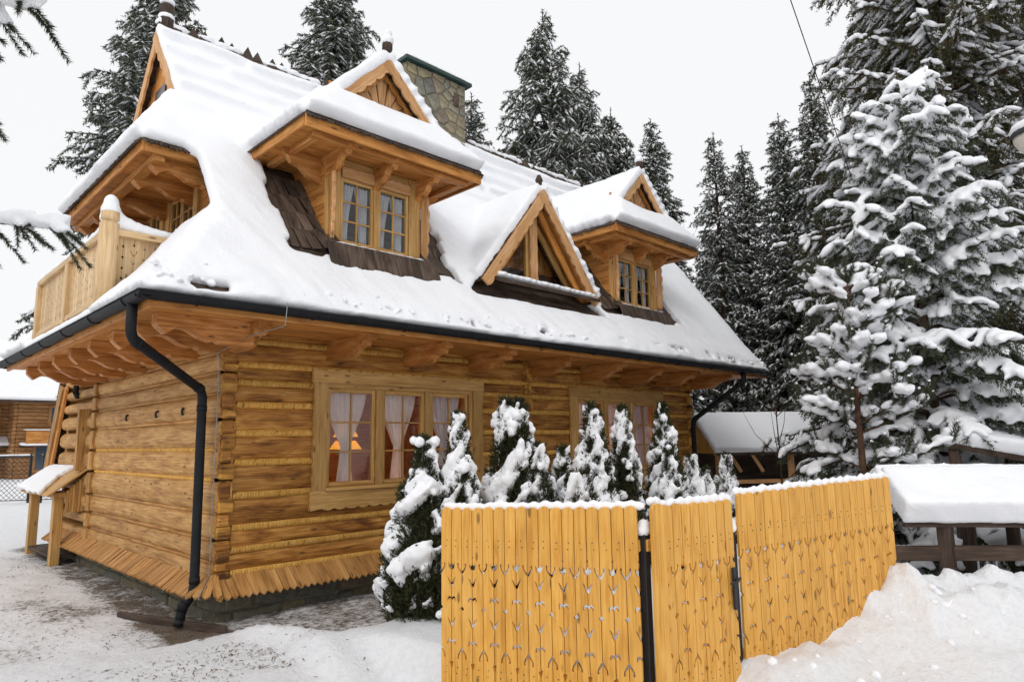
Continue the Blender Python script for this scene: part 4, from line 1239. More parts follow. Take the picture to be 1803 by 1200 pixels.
capm = [(CX0-.10, CY0-.12), (CX1+.10, CY0-.12), (CX1+.10, CY1+.12), (CX0-.10, CY1+.12)]
v = [(a, b, CT) for a, b in capm]+[(a, b, CT+.07) for a, b in capm]+[(5.04-.1, (CY0+CY1)/2, CT+.30), (5.04+.1, (CY0+CY1)/2, CT+.30)]
v = [Vector(p)+OFF for p in v]
put('chimney_cap', mk('chimney_cap', v, [(3, 2, 1, 0), (0, 1, 5, 4), (1, 2, 6, 5), (2, 3, 7, 6), (3, 0, 4, 7), (4, 5, 9, 8), (5, 6, 9), (6, 7, 8, 9), (7, 4, 8)], GREENMETAL), ch)
for s in (0, 1):
    yy = (CY0-.12, CY1+.12)[s]
poly_snow([(CX0-.05, CY0-.07, CT+.09), (CX1+.05, CY0-.07, CT+.09), (5.14, (CY0+CY1)/2, CT+.3), (4.94, (CY0+CY1)/2, CT+.3)], .06)
poly_snow([(CX0-.05, CY0-.07, CT+.09), (4.94, (CY0+CY1)/2, CT+.3), (CX0-.05, CY1+.07, CT+.09)], .06)

# ---- annex beside the house (steep lean-to roof edge, jamb board)
an = empty('annex', (0, 0, 0), house)
slab_poly('annex_roof', [(-.12, 7.72, 3.25), (3.2, 7.72, 3.25), (3.2, 8.62, 1.55), (-.12, 8.62, 1.55)], .10, W('dark', 'y'), an)
bar('vergeboard', (-.10, 7.58, 3.12), (-.10, 8.44, 1.50), .05, .22, W('log_left', 'x'), an, (0, .88, .46))
bar('vergeboard', (-.06, 7.40, 3.10), (-.06, 8.24, 1.48), .05, .14, W('plank', 'x'), an, (0, .88, .46))
box('jamb_board', -.16, .05, 5.85, 5.96, 1.55, 2.62, W('log_left', 'z'), an)
box('jamb_board', -.12, .05, 6.02, 6.10, 1.55, 2.55, W('skirt', 'z'), an)

# ------------------------------------------------------------------ snow on the roof
nx, ny = 171, 78
xs = np.linspace(-1.27, 11.92, nx); ys = np.linspace(-1.20, 2.62, ny)
Xg, Yg = np.meshgrid(xs, ys, indexing='ij')
Pm = np.stack([Xg, Yg, deck(Yg)], -1)
Xc, Yc = (Xg[:-1, :-1]+Xg[1:, 1:])/2, (Yg[:-1, :-1]+Yg[1:, 1:])/2
left = np.interp(Yc, [-1.3, -1.2, -.19, -.18, .56, .57, 1.4, 2.7], [-1.3, -1.2, -.24, -.25, -.25, -.87, -.26, -.26])
m = Xc > left
zc = deck(Yc)
for c in (1.89, 8.05):
    m &= ~((np.abs(Xc-c) < 1.34+.05*np.sin(Yc*9)) & (Yc > -.50+.03*np.sin(Xc*7)) & (zc < 5.86))
m &= ~((np.abs(Xc-tx) < (taz-zc)/ts-.05) & (Yc > ty-.02))
n_e = fbm(Xc*1.6, Yc*7+3)
m &= ~((Yc < -1.02) & (Yc > -1.13) & (n_e > .60) & (Xc > -.9))
m &= ~((Yc < -1.035+.05*(fbm(Xc*4, Yc*0)-.5)) & (Yc > -1.10) & (Xc > -.90) & (Xc < -.2))
m &= ~((Yc < -1.04) & (Yc > -1.13) & (np.abs(Xc-10.2) < .5) & (fbm(Xc*5, Yc*3) > .44))
th = .135+.05*(fbm(Xg*.8, Yg*.8)-.45)*2
rip = sstep(.9, 1.6, Yg)
saw = ((Yg*3.3+.5*fbm(Xg*.6, Yg*1.2)) % 1.0)
th = th-rip*.08+rip*.16*(1-saw)*(.5+1.0*fbm(Xg*.5+3, Yg*1.5))
th = th-rip*.05*sstep(4.5, 6.5, Xg)*(saw > .8)
th = th-.05*sstep(-.95, -1.2, Yg)+.03*sstep(-.9, -1.2, Yg)*(fbm(Xg*6, Yg*6)-.5)*2
th = th*(1-.35*sstep(.35, 0, np.abs(Xg-11.9)))
SNOWPARTS.append(slab(Pm, np.array(SLN), m, th))
# back slope near the ridge
Pb = np.stack([Xg, 5.2-Yg, deck(Yg)], -1)[::2, ::2][:, ::-1]
mb = np.ones((Pb.shape[0]-1, Pb.shape[1]-1), bool)
xcb = (Pb[:-1, :-1, 0]+Pb[1:, 1:, 0])/2; ycb = 5.2-(Pb[:-1, :-1, 1]+Pb[1:, 1:, 1])/2
mb &= xcb > np.interp(ycb, [-1.3, -1.2, -.19, -.18, .56, .57, 1.4, 2.7], [-1.3, -1.2, -.24, -.25, -.25, -.92, -.26, -.26])
SNOWPARTS.append(slab(Pb, np.array((0, .799, .601)), mb, np.full(Pb.shape[:2], .13)))
# hip and balcony strip
hp = lambda x, y: (x, y, hip(x))
poly_snow([hp(-1.19, -1.19), hp(-.70, -.68), hp(-.70, .70), hp(-1.19, .70)], .14)
poly_snow([hp(-.74, -.72), hp(-.20, -.17), hp(-.20, .70), hp(-.74, .70)], .15)
poly_snow([hp(-1.20, .6), hp(-1.09, .6), hp(-1.09, 4.6), hp(-1.20, 4.6)], .10, .04)
poly_snow([hp(-1.19, 6.40), hp(-.70, 5.9), hp(-.70, 4.5), hp(-1.19, 4.5)], .18)
poly_snow([hp(-.74, 5.93), hp(-.20, 5.37), hp(-.20, 4.5), hp(-.74, 4.5)], .18)
# half hip over the balcony
poly_snow([(-.85, .60, CZ0+.01), (-.85, 4.60, CZ0+.01), (-.22, 3.82, deck(1.4)), (-.22, 1.38, deck(1.4))], .18)
poly_snow([(-.85, .60, CZ0), (-.22, 1.38, deck(1.4)), (-.22, .60, CZ0)], .14)
v, f = join_np(SNOWPARTS)
rs_me = remeshed('roof_snow', v, f, .040, SNOW, 4, .018, 3.2)
tag(put('roof_snow', rs_me), 'smooth thick blanket of snow over the log house roof and dormers', 'snow', kind='stuff')
teeth('shingle_row', (-.87, .59, CZ0-.01), (-.87, 4.6, CZ0-.01), (-.75, 0, -.65), gw, .062, .13)
teeth('shingle_row', (-.86, .585, CZ0-.005), (-.24, .585, CZ0-.005), (0, -.6, -.8), gw, .055, .12)

# small caps: rails, finials, sills, ridge
px = np.arange(-.1, 11.8, .21)
SMALLSNOW.append(pillows(np.stack([px, 2.6+.03*nrng.normal(size=len(px)), RZ+.10+.03*nrng.random(len(px))], 1), np.tile([1, 0, 0], (len(px), 1)), .15+.06*nrng.random(len(px)), .11, .05+.05*nrng.random(len(px))))
ec = 420; ex_ = nrng.uniform(-1.15, 11.85, ec); ey_ = nrng.uniform(-1.19, -.98, ec); er_ = nrng.uniform(.018, .05, ec)
SMALLSNOW.append(pillows(np.stack([ex_, ey_, deck(ey_)+.10+nrng.uniform(-.04, .06, ec)], 1), nrng.normal(size=(ec, 3))*[1, 1, .3], er_*1.4, er_, er_*.8))
yy = np.arange(BY0, BY1, .1)
SMALLSNOW.append(pillows(np.stack([np.full(len(yy), BX), yy, BZ+b_h+.10+.025*nrng.random(len(yy))], 1), np.tile([0, 1, 0], (len(yy), 1)), .12, .075, .06))
xx = np.linspace(BX, -.2, 10)
SMALLSNOW.append(pillows(np.stack([xx, np.full(10, BY0), BZ+b_h+.11+.12*np.exp(-(xx-BX)/.25)], 1), np.tile([1, 0, -.2], (10, 1)), .13, .075, .06+.10*np.exp(-(xx-BX)/.25)))
SMALLSNOW.append(pillows([(BX, BY0, BZ+1.05), (BX, BY0, BZ+1.13)], [(1, 0, 0)]*2, [.115, .09], [.115, .09], [.10, .12], ICO2))
v, f = join_np(SMALLSNOW)
ss = remeshed('ledge_snow', v, f, .022, SNOW, 3, .006, 8)
tag(put('ledge_snow', ss), 'small snow caps on the ridge, finials, sills and balcony rail', 'snow', kind='stuff')
# ------------------------------------------------------------------ carved board fence and gate
FH = 1.78
F_dia = [(0, -.022), (.019, 0), (0, .022)]
F_leaf = [(0, -.008), (.012, .008), (.040, .08), (.024, .066), (0, .030)]
F_wing = [(0, -.018), (.012, .006), (.026, -.006), (.040, -.022), (.039, .008), (.026, .026), (.008, .022), (0, .014)]
F_crown = [(0, -.022), (.016, -.018), (.026, .0), (.03, .04), (.014, .016), (.007, .02), (0, .048)]
F_cup = [(0, -.030), (.008, -.026), (.037, .020), (.041, .04), (.044, .054), (.034, .064), (.025, .052), (.029, .036), (.026, .028), (0, -.006)]
F_anchor = [(i, -dz) for i, dz in reversed(F_cup)]
F_arrow = [(0, -.04), (.012, -.005), (.016, .01), (0, .02)]
F_dot = [(0, -.008), (.007, 0), (0, .010)]
top = FH
joinA = [(top-.53, F_cup), (top-.85, F_dia), (top-1.20, F_anchor)]
joinB = [(top-.42, F_dot), (top-.505, F_crown), (top-.665, F_leaf), (top-.775, F_wing), (top-1.0, F_leaf), (top-1.13, F_wing), (top-1.30, F_arrow)]
_fb = {}
def fence_board(w, mir):
    key = (round(w, 3), mir)
    if key not in _fb: _fb[key] = cut_board_mesh('board', w, FH, (joinA, joinB), .024, W('fence', 'z'), True, mir)
    return _fb[key]
FSN = {}
def fence_panel(name, p0, p1, n, first, label, lead=False, latch=False):
    p0 = Vector(p0); p1 = Vector(p1)
    e = empty(name, (p0.x, p0.y, 0)); tag(e, label, 'gate' if 'gate' in name else 'fence', 'carved yellow board fence')
    base = Vector((p0.x, p0.y, 0))
    d = p1-p0; hd = Vector((d.x, d.y, 0)); L_ = hd.length; ex = hd.normalized()
    nrm = Vector((ex.y, -ex.x, 0))          # towards the camera side
    lead_w = .15 if lead else 0
    bw = (L_-lead_w)/n
    tops = []
    for i in range(n):
        t = (lead_w+bw*(i+.5))/L_
        c = p0.lerp(p1, t); zt = c.z+rng.uniform(-.006, .006)
        me = fence_board(bw-.0065, (i+first) % 2 == 1)
        put('board', me, e, basis(Vector((c.x, c.y, zt-FH))-base+nrm*rng.uniform(0, .004), ex, (0, 0, 1)))
        tops.append((c.x, c.y, zt))
    if lead:
        c = p0.lerp(p1, lead_w*.48/L_)
        put('board', cut_board_mesh('board', lead_w-.006, FH+.02, ([], []), .03, W('fence', 'z'), True), e, basis(Vector((c.x, c.y, c.z-FH))-base+nrm*.03, ex, (0, 0, 1)))
        tops.append((c.x, c.y, c.z+.02))
    for dz in (.30, 1.35):
        a = p0-base+Vector((0, 0, -dz))-nrm*.055; b = p1-base+Vector((0, 0, -dz))-nrm*.055
        bar('rail', a, b, .04, .09, W('fence', 'x'), e)
    V, F = [], []
    for (bx_, by_, bz_) in tops:            # nail heads over the rails
        for dz in (.28, .33, 1.33, 1.38):
            q = Vector((bx_, by_, bz_-dz))-base+nrm*.006; q += ex*rng.uniform(-.012, .012)
            o_ = len(V); V += [q+ex*.005*math.cos(t)+Vector((0, 0, .005*math.sin(t)))-nrm*.008*h_ for h_ in (0, 1) for t in (0, 1.57, 3.14, 4.71)]
            F += [(o_, o_+1, o_+2, o_+3)]+[(o_+k_, o_+(k_+1) % 4, o_+(k_+1) % 4+4, o_+k_+4) for k_ in range(4)]
    put('nails', mk('nails', V, F, STEEL), e)['kind'] = 'stuff'
    # snow lying along the board tops
    T = np.array(tops); k = len(T)
    pts = np.concatenate([T, T+np.array(ex)*bw*.5]); kk = len(pts)
    pts[:, 2] += np.concatenate([np.full(k, .012), np.full(k, .0)])
    pts -= np.array(base); pts += -np.array(nrm)*.045
    fade = nrng.random(kk)
    v, f = pillows(pts, np.tile(np.array(ex), (kk, 1)), .065, .034, .030+.028*fade)
    put('snow', remeshed('snow', v, f, .012, SNOW, 3), e)
    if latch:
        q = p1-base-ex*.06+nrm*.03
        box('latch_plate', q.x-.022, q.x+.022, q.y-.012, q.y+.012, q.z-.90, q.z-.56, STEEL, e, .004, rot=Matrix.Rotation(math.atan2(ex.y, ex.x), 4, 'Z'))
        tube('handle', smooth_path([q+Vector((0, 0, -.66)), q+nrm*.05+Vector((0, 0, -.66)), q+nrm*.055-ex*.12+Vector((0, 0, -.67))], .02), .010, STEEL, e, 8)
        tube('handle', [q+Vector((0, 0, -.66)), q+nrm*.03+ex*.05+Vector((0, 0, -.65))], .012, STEEL, e, 8)
    return e
fence_panel('board_fence', (.71, -3.23, 1.37), (1.27, -4.94, 1.43), 17, 0, 'leftmost yellow board fence panel with carved tulip cut-outs')
fence_panel('fence_gate', (1.345, -5.005, 1.43), (2.36, -5.16, 1.425), 8, 1, 'narrow yellow board gate leaf with a black latch between two panels', True, True)
fence_panel('board_fence', (2.47, -5.15, 1.46), (4.66, -5.73, 1.52), 20, 0, 'right-hand yellow board fence panel running into the snow bank')
for k, (x, y, zt, lab) in enumerate(((1.375, -4.92, 1.22, 'black steel fence post between the left panel and the gate'), (2.44, -5.09, 1.15, 'black steel fence post between the gate and the right panel'))):
    e = empty('fence_post', (x, y, 0)); tag(e, lab, 'post', 'black steel fence posts')
    box('shaft', -.035, .035, -.035, .035, -.4, zt, STEEL, e, .004)
    v, f = pillows([(0, 0, zt+.02), (.01, 0, zt+.06)], [(1, 0, 0)]*2, [.065, .05], [.06, .05], [.05, .05], ICO2)
    put('snow', remeshed('snow', v, f, .014, SNOW, 3), e)

# loose clods on the ploughed bank and along the fence foot
nc = 150
ca = nrng.uniform(0, 1, nc); cb = np.abs(nrng.normal(0, .45, nc))
cx_ = np.where(nrng.random(nc) < .45, 2.4+ca*2.3, 4.3+ca*3.2); cy_ = np.where(cx_ < 4.7, -5.25-(cx_-2.4)*.262-.04-cb, -6.0-(cx_-4.3)*.75+nrng.normal(0, .5, nc))
cr_ = np.clip(nrng.gamma(2.0, .009, nc), .008, .05)
cz_ = ground_height(cx_, cy_)+cr_*.05
v, f = pillows(np.stack([cx_, cy_, cz_], 1), nrng.normal(size=(nc, 3))*[1, 1, .4], cr_*1.3, cr_, cr_*.85, ICO1)
tag(put('snow_clods', remeshed('snow_clods', v, f, .014, SNOW, 1, .012, 14)), 'loose clods of ploughed snow on the bank and along the fence foot', 'snow', kind='stuff')

# ------------------------------------------------------------------ conifers
def conifer(seed, H, R, z0=.6, gap=.36, per=6, upb=.15, droop=.38, sub_gap=.13, sub_len=.36, per_m=26, nl=.10, nw=.035, snow=.7, sw=.05, shape=.85, hang=.25, tert=False, needle=None, bark=BARK, pillow=OCT, voxel=0, sh=.035, trunk_r=None, snow_up=.02, snow_lv=2, zmin_r=1.0, hang3=1.3, wide0=1.0, sm=2):
    """snow-laden spruce: trunk, whorled drooping limbs with side shoots, needles, snow lying on the shoots"""
    rs = np.random.default_rng(seed)
    A, B, LV = [], [], []       # strands
    limbs = []
    z = z0
    while z < H*.985:
        fr = (z-z0)/(H-z0)
        Lr = R*(1-fr)**shape*(1 if fr > .12 else zmin_r+(1-zmin_r)*fr/.12)+.10
        for k in range(per if fr < .9 else 4):
            a = rs.uniform(0, 2*math.pi); L_ = Lr*rs.uniform(.62, 1.12); zz = z+rs.uniform(-.5, .5)*gap
            u_ = upb+.55*fr**2; dr = droop*(1-.6*fr)*rs.uniform(.7, 1.3)
            n = max(4, int(L_/.22))
            t = np.linspace(0, 1, n+1)
            wob = np.cumsum(rs.normal(0, .06, n+1))*.5
            az = a+wob*.4
            rr = L_*t
            P = np.stack([rr*np.cos(az), rr*np.sin(az), zz+L_*(u_*t-dr*t**2+.10*dr*t**4)], 1)
            limbs.append((P, L_))
            A.append(P[:-1]); B.append(P[1:]); LV.append(np.zeros(n))
            m = int(L_/sub_gap)
            tt = rs.uniform(.12, 1, m); 
            i0 = np.minimum((tt*n).astype(int), n-1); ft = tt*n-i0
            Q = P[i0]*(1-ft)[:, None]+P[i0+1]*ft[:, None]
            sd = np.where(rs.random(m) < .5, -1, 1)
            da = az[i0]+sd*rs.uniform(.6, 1.2, m)
            sl = sub_len*(1.1-.6*tt)*rs.uniform(.6, 1.25, m)*min(1, .35+L_/1.6)
            D = np.stack([np.cos(da), np.sin(da), -hang*rs.uniform(.4, 1.7, m)], 1)*sl[:, None]
            E_ = Q+D
            A.append(Q); B.append(E_); LV.append(np.ones(m))
            if tert:
                for _ in range(3):
                    s = rs.uniform(.25, .95, m); q = Q+D*s[:, None]
                    d2 = da+np.where(rs.random(m) < .5, -1, 1)*rs.uniform(.5, 1.0, m)
                    l2 = sl*rs.uniform(.3, .55, m)
                    e2 = q+np.stack([np.cos(d2), np.sin(d2), -hang*hang3*rs.uniform(.4, 1.6, m)], 1)*l2[:, None]
                    A.append(q); B.append(e2); LV.append(np.full(m, 2))
        z += gap*(1-.45*fr)
    A = np.concatenate(A); B = np.concatenate(B); LV = np.concatenate(LV)
    # leader
    A = np.concatenate([A, [[0, 0, H*.9]]]); B = np.concatenate([B, [[0, 0, H]]]); LV = np.append(LV, 1)
    nv = needles(A, B, per_m, nl, nw, rs, droop=.15)
    fol = mk_np('needles', *nv, needle or NEEDLE)
    # wood
    tr = trunk_r or H*.013+.03
    parts = [tube_arrays([(0, 0, -.3), (0, 0, H*.3), (0, 0, H*.7), (0, 0, H)], [tr, tr*.75, tr*.35, .012], 8)]
    V, F = parts[0]; V = [tuple(p) for p in V]; F = list(F)
    for P, L_ in limbs:
        st = P[::max(1, len(P)//4)]
        v2, f2 = tube_arrays(st, [max(.006, .012*L_*(1-i/len(st))+.006) for i in range(len(st))], 4, False)
        o_ = len(V); V += [tuple(p) for p in v2]; F += [tuple(i+o_ for i in q) for q in f2]
    wood = mk('trunk', V, F, bark, True)
    # snow
    ln = np.linalg.norm(B-A, axis=1)
    pick = (rs.random(len(A)) < snow) & (LV <= snow_lv)
    a, b, l = A[pick], B[pick], ln[pick]
    c = (a+b)/2; c[:, 2] += snow_up
    wv = sw*rs.uniform(.6, 1.4, len(c))*np.where(LV[pick] == 0, wide0, 1)
    hv = sh*rs.uniform(.6, 1.4, len(c))
    pv = pillows(c, b-a, l*.58, np.minimum(wv, l*.45), hv, pillow)
    if voxel: sme = remeshed('snow', *pv, voxel, SNOW, sm, .010, 7)
    else: sme = mk_np('snow', *pv, SNOW, pillow is not OCT)
    return fol, wood, sme

def plant_tree(name, meshes, loc, rotz, sc, label, cat, group=None, parts=('crown', 'trunk', 'snow')):
    e = empty(name, loc); e.rotation_euler = (0, 0, rotz); e.scale = (sc*(1 if name != 'spruce_tree' else .88+.26*((rotz*1.37) % 1)),)*2+(sc,)
    tag(e, label, cat, group)
    for me, p in zip(meshes, parts): put(p, me, e)
    return e

far1 = conifer(1, 13.5, 2.1, 1.2, .30, 7, .12, .55, .085, .36, 55, .11, .036, .85, .046, .8, .7)
far2 = conifer(2, 13.5, 1.9, 2.2, .36, 6, .12, .55, .095, .36, 50, .11, .036, .85, .046, .75, .7)
far3 = conifer(3, 15.5, 4.3, 2.0, .38, 7, .10, .36, .080, .50, 60, .11, .036, .80, .052, .95, .8)
high = conifer(4, 18.0, 3.2, 6.2, .36, 7, .10, .40, .080, .50, 60, .11, .036, .82, .056, .8, .8)
G = 'spruces standing behind the house'
def far(ms, x, y, rot, sc, label, grp=G): plant_tree('spruce_tree', ms, (x, y, -.1), rot, sc, label, 'tree', grp)
far(far2, 21.36, 4.77, .3, 1.07, 'slender spruce with thin crown just right of the dormers')
far(far1, 23.15, 4.44, 1.3, 1.06, 'second slender spruce right of the dormers')
far(far1, 22.29, 2.44, 2.6, 1.09, 'bushy dark spruce between two slender ones and the tall right-hand tree')
far(far1, 22.05, 1.04, 4.0, 1.16, 'tallest of the background spruces right of the house')
far(far3, 13.18, 6.65, .9, 1.10, 'big pointed spruce rising behind the ridge right of the chimney')
far(far3, 15.75, 7.14, 2.2, 1.05, 'snowy spruce close behind the big pointed one')
far(far3, 17.3, 6.9, 3.3, .96, 'lower spruce sloping down right of the big pointed one')
far(far1, 18.68, 6.0, 5.1, 1.08, 'narrow dark spruce above the far dormer gable')
far(high, 3.12, 13.96, 1.9, 1.0, 'large spruce behind the left gable, its top out of frame')
far(high, 8.95, 13.48, .6, 1.12, 'spruce behind the ridge left of the near dormer gable')
far(far1, 15.35, 12.9, 2.9, 1.27, 'spruce mostly hidden behind the chimney')
k = 0
for x, y, sc, lab in ((26, 3.0, .95, 'distant spruce behind the slender pair'), (27.5, .6, 1.0, 'distant spruce left of the shed roof'), (24.5, -.4, .92, 'distant spruce straight above the shed roof'), (26.5, -2.0, 1.05, 'distant spruce behind the young pine'), (30, 5.5, .9, 'distant spruce low beside the roof end'), (30, 2.2, 1.1, 'farthest spruce in the wood behind the shed'), (24.0, 6.6, .85, 'small spruce peeping out beside the far dormer'), (29, -.9, 1.1, 'distant spruce filling the wood edge'), (21.0, -1.2, .8, 'shorter dark spruce beside the young pine top')):
    far((far1, far2, far3)[k % 3], x, y, k*1.7, sc, lab, 'spruces of the wood behind the shed'); k += 1

tall = conifer(21, 18.5, 3.5, 1.6, .40, 7, .20, .32, .070, .46, 66, .06, .020, .66, .066, .5, .75, tert=True, needle=NEEDLE_TALL, pillow=ICO1, sh=.045, snow_up=.05, snow_lv=1, hang3=2.0)
plant_tree('spruce_tree', tall, (12.75, -5.05, -.1), .4, 1.0, 'towering spruce with drooping brownish twigs at the right edge', 'tree')
plant_tree('spruce_tree', tall, (15.6, -7.4, -.1), 2.4, .98, 'tall spruce farther right behind the street lamp', 'tree')

young = conifer(33, 7.75, 2.15, .5, .46, 10, .30, .55, .055, .44, 105, .05, .013, .96, .080, .55, .55, tert=True, needle=NEEDLE_NEAR, pillow=ICO1, voxel=.03, sh=.055, snow_up=.07, snow_lv=1, hang3=2.0, wide0=1.7, sm=5)
plant_tree('spruce_tree', young, (9.05, -5.12, 0), 1.1, 1.0, 'young spruce bowed under heavy pads of snow behind the fence', 'tree')

# young pine: whorls of upturned bottle-brush shoots with snow lumps
def pine(seed, H):
    rs = np.random.default_rng(seed)
    A, B, SC, SD, SL, SW_ = [], [], [], [], [], []
    V, F = tube_arrays([(0, 0, -.3), (.01, 0, H*.4), (-.01, .01, H*.75), (0, 0, H*.97)], [.055, .045, .028, .012], 8)
    V = [tuple(p) for p in V]; F = list(F)
    for z in np.array([.33, .46, .56, .65, .735, .81, .875, .93])*H:
        fr = z/H
        Lr = (1.25*(1-fr)**.7+.12)
        for k in range(7 if fr < .8 else 5):
            a = rs.uniform(0, 6.28); L_ = Lr*rs.uniform(.75, 1.1)
            n = 8; t = np.linspace(0, 1, n+1)
            el = .15+.5*fr
            az = a+np.cumsum(rs.normal(0, .05, n+1))
            P = np.stack([L_*t*np.cos(az), L_*t*np.sin(az), z+rs.uniform(-.08, .08)+L_*(el*t-.12*t*t*(1-fr)+.18*t**3)], 1)
            v2, f2 = tube_arrays(P[::2], [.016, .012, .009, .007, .005], 5, False)
            o_ = len(V); V += [tuple(p) for p in v2]; F += [tuple(i+o_ for i in q) for q in f2]
            s = 3
            A.append(P[s:-1]); B.append(P[s+1:])
            ends = [(P[-1], P[-1]-P[-3], .22)]
            for j in range(3 if L_ < .5 else 6):
                i = rs.integers(3, n); da = az[i]+rs.choice([-1, 1])*rs.uniform(.5, 1.0); l2 = rs.uniform(.16, .34)
                q = P[i]; e2 = q+np.array([math.cos(da), math.sin(da), rs.uniform(.15, .6)])*l2
                A.append(q[None]); B.append(e2[None]); ends.append((e2, e2-q, l2))
            for q, d, l in ends:      # upturned tip shoot
                d = np.array(d)/np.linalg.norm(d); d2 = d*.55+np.array([0, 0, .9]); d2 /= np.linalg.norm(d2)
                e3 = q+d2*rs.uniform(.14, .28)
                A.append(q[None]); B.append(e3[None])
                if rs.random() < .8:
                    SC.append(q-d*.07+np.array([0, 0, .035])); SD.append(d*[1, 1, .4]); SL.append(rs.uniform(.10, .20)); SW_.append(rs.uniform(.06, .115))
                if rs.random() < .55: SC.append(e3+np.array([0, 0, .01])); SD.append(d); SL.append(.035); SW_.append(.035)
            for i in range(2, n):
                if rs.random() < .5: SC.append(P[i]+[0, 0, .045]); SD.append(P[i]-P[i-1]); SL.append(rs.uniform(.09, .14)); SW_.append(rs.uniform(.045, .08))
    for k in range(6):          # candles at the top
        a = k*1.05; q = np.array([0, 0, H*.93]); e = q+np.array([math.cos(a)*.13, math.sin(a)*.13, rs.uniform(.18, .3)]) if k else q+[0, 0, .42]
        A.append(q[None]); B.append(np.array(e)[None])
    A = np.concatenate(A); B = np.concatenate(B)
    fol = mk_np('needles', *needles(A, B, 620, .075, .006, rs, spread=.75, fwd=.75), NEEDLE_PINE)
    sn = remeshed('snow', *pillows(SC, SD, SL, SW_, np.array(SW_)*.8, ICO1), .022, SNOW, 3, .006, 9)
    return fol, mk('trunk', V, F, PINEBARK, True), sn
plant_tree('pine_tree', pine(5, 4.45), (7.15, -4.65, .0), .2, 1.0, 'small young pine with upturned shoots and snow lumps behind the fence', 'tree')

# columnar thujas between house and fence
def thuja(seed, h, r, snow_n, tops=1, given=None):
    rs = np.random.default_rng(seed)
    fA, fB = [], []; SC, SR = [], []; SH_ = []
    stems = [(0, 0, h, r)] if tops == 1 else [(rs.uniform(-.5, .5)*r, rs.uniform(-.5, .5)*r, h*rs.uniform(.82, 1.0), r*.75) for _ in range(tops)]
    if tops > 1: stems[0] = (0, 0, h, r*.8)
    if given: stems = given
    def prof(t): return (np.sin(np.clip(t*1.25+.22, 0, 1.47)*math.pi/1.47*.92)**.7)*(1-t**2.2)+.03
    cores = []
    for sx, sy, sh_, sr in stems:
        n = int(5200*sr*sh_)
        t = rs.random(n)**.85; a = rs.uniform(0, 6.28, n)
        bump = .70+.72*fbm(a*1.4+seed, t*7+seed)
        rr = sr*prof(t)*bump*rs.uniform(.72, 1.03, n)
        p = np.stack([sx+rr*np.cos(a), sy+rr*np.sin(a), .04+t*sh_*.97], 1)
        d = np.stack([np.cos(a)*.55, np.sin(a)*.55, np.full(n, .8)], 1)+rs.normal(0, .3, (n, 3))
        d /= np.linalg.norm(d, axis=1, keepdims=True)
        fA.append(p); fB.append(p+d*rs.uniform(.05, .11, n)[:, None])
        K = 10
        zz = np.linspace(.0, 1, 9)
        cv = [(sx+sr*.66*prof(q)*math.cos(6.283*k/K), sy+sr*.66*prof(q)*math.sin(6.283*k/K), q*sh_*.95) for q in zz for k in range(K)]
        cf = [(i*K+k, i*K+(k+1) % K, (i+1)*K+(k+1) % K, (i+1)*K+k) for i in range(8) for k in range(K)]
        cores.append((np.array(cv), np.array(cf)))
        # draped snow: patches of a lumpy shell, thicker where it faces up
        nu, nv = 46, int(sh_/.035)
        ag = np.linspace(0, 2*math.pi, nu+1)[None, :]; tg = np.linspace(.12, .99, nv)[:, None]
        bmp = .70+.72*fbm(ag*1.4+seed, tg*7+seed)
        rg = sr*prof(tg)*bmp*.93
        Pg = np.stack([sx+rg*np.cos(ag), sy+rg*np.sin(ag), .04+tg*sh_*.97+0*ag], -1)
        Ng = np.stack([np.cos(ag)*.75+0*tg, np.sin(ag)*.75+0*tg, .66+0*ag+0*tg], -1)
        nz = .75*fbm(np.cos(ag)*2.0+np.sin(ag)*1.0+seed*3.7+sx*9, tg*sh_*6.8+np.sin(ag)*1.5+sy*7, 4)+.25*fbm(np.cos(ag)*6+np.sin(ag)*4+seed, tg*sh_*15+np.sin(ag)*5, 3)+.30*sstep(.2, -.5, np.diff(np.concatenate([rg, rg[-1:]], 0), axis=0)/.035)*0
        cover = snow_n/100.0+.16*(tg-.5)
        mk_ = nz > np.quantile(nz, .98)*(1-cover)+np.quantile(nz, .02)*cover
        thk = .02+.55*np.clip(nz-np.quantile(nz, .35), 0, .2)
        SH_.append(slab(Pg, Ng, mk_[:-1, :-1] if mk_.shape[0] > 1 else mk_, thk, -.02))
        m = int(snow_n*sh_*sr*.9)
        for i in range(m):
            t_ = rs.random()**.6; a_ = rs.uniform(0, 6.28); q_ = sr*float(prof(t_))*rs.uniform(.8, 1.05); s_ = rs.uniform(.035, .075)
            for j in range(rs.integers(2, 5)):
                SC.append(np.array([sx+q_*math.cos(a_), sy+q_*math.sin(a_), t_*sh_*.97+.03])+rs.normal(0, s_*.7, 3)*[1, 1, .6]); SR.append(s_*rs.uniform(.6, 1.0))
        for j in range(7):
            SC.append(np.array([sx+rs.normal(0, .03), sy+rs.normal(0, .03), sh_*(1.0-.03*j)])); SR.append(.018+.009*j)
    A = np.concatenate(fA); B = np.concatenate(fB)
    fol = mk_np('sprays', *needles(A, B, 55, .045, .014, rs, spread=.6, fwd=.9), NEEDLE_THUJA)
    cv, cf = join_np(cores)
    core = mk_np('dark_core', cv, cf, simple('thuja_inner_shade', (.02, .02, .012), .9, .05))  # hull filling the foliage; the shade inside the shrub is put into its colour
    SC = np.array(SC); SR = np.array(SR)
    pv, pf = pillows(SC, rs.normal(size=SC.shape)*[1, 1, .2], SR*1.15, SR*.95, SR*1.1, ICO1)
    hv, hf = join_np(SH_)
    hf = np.concatenate([hf[:, [0, 1, 2]], hf[:, [0, 2, 3]]])
    sn = remeshed('snow', *join_np([(pv, pf), (hv, hf)]), .016, SNOW, 3, .014, 12)
    return fol, core, sn
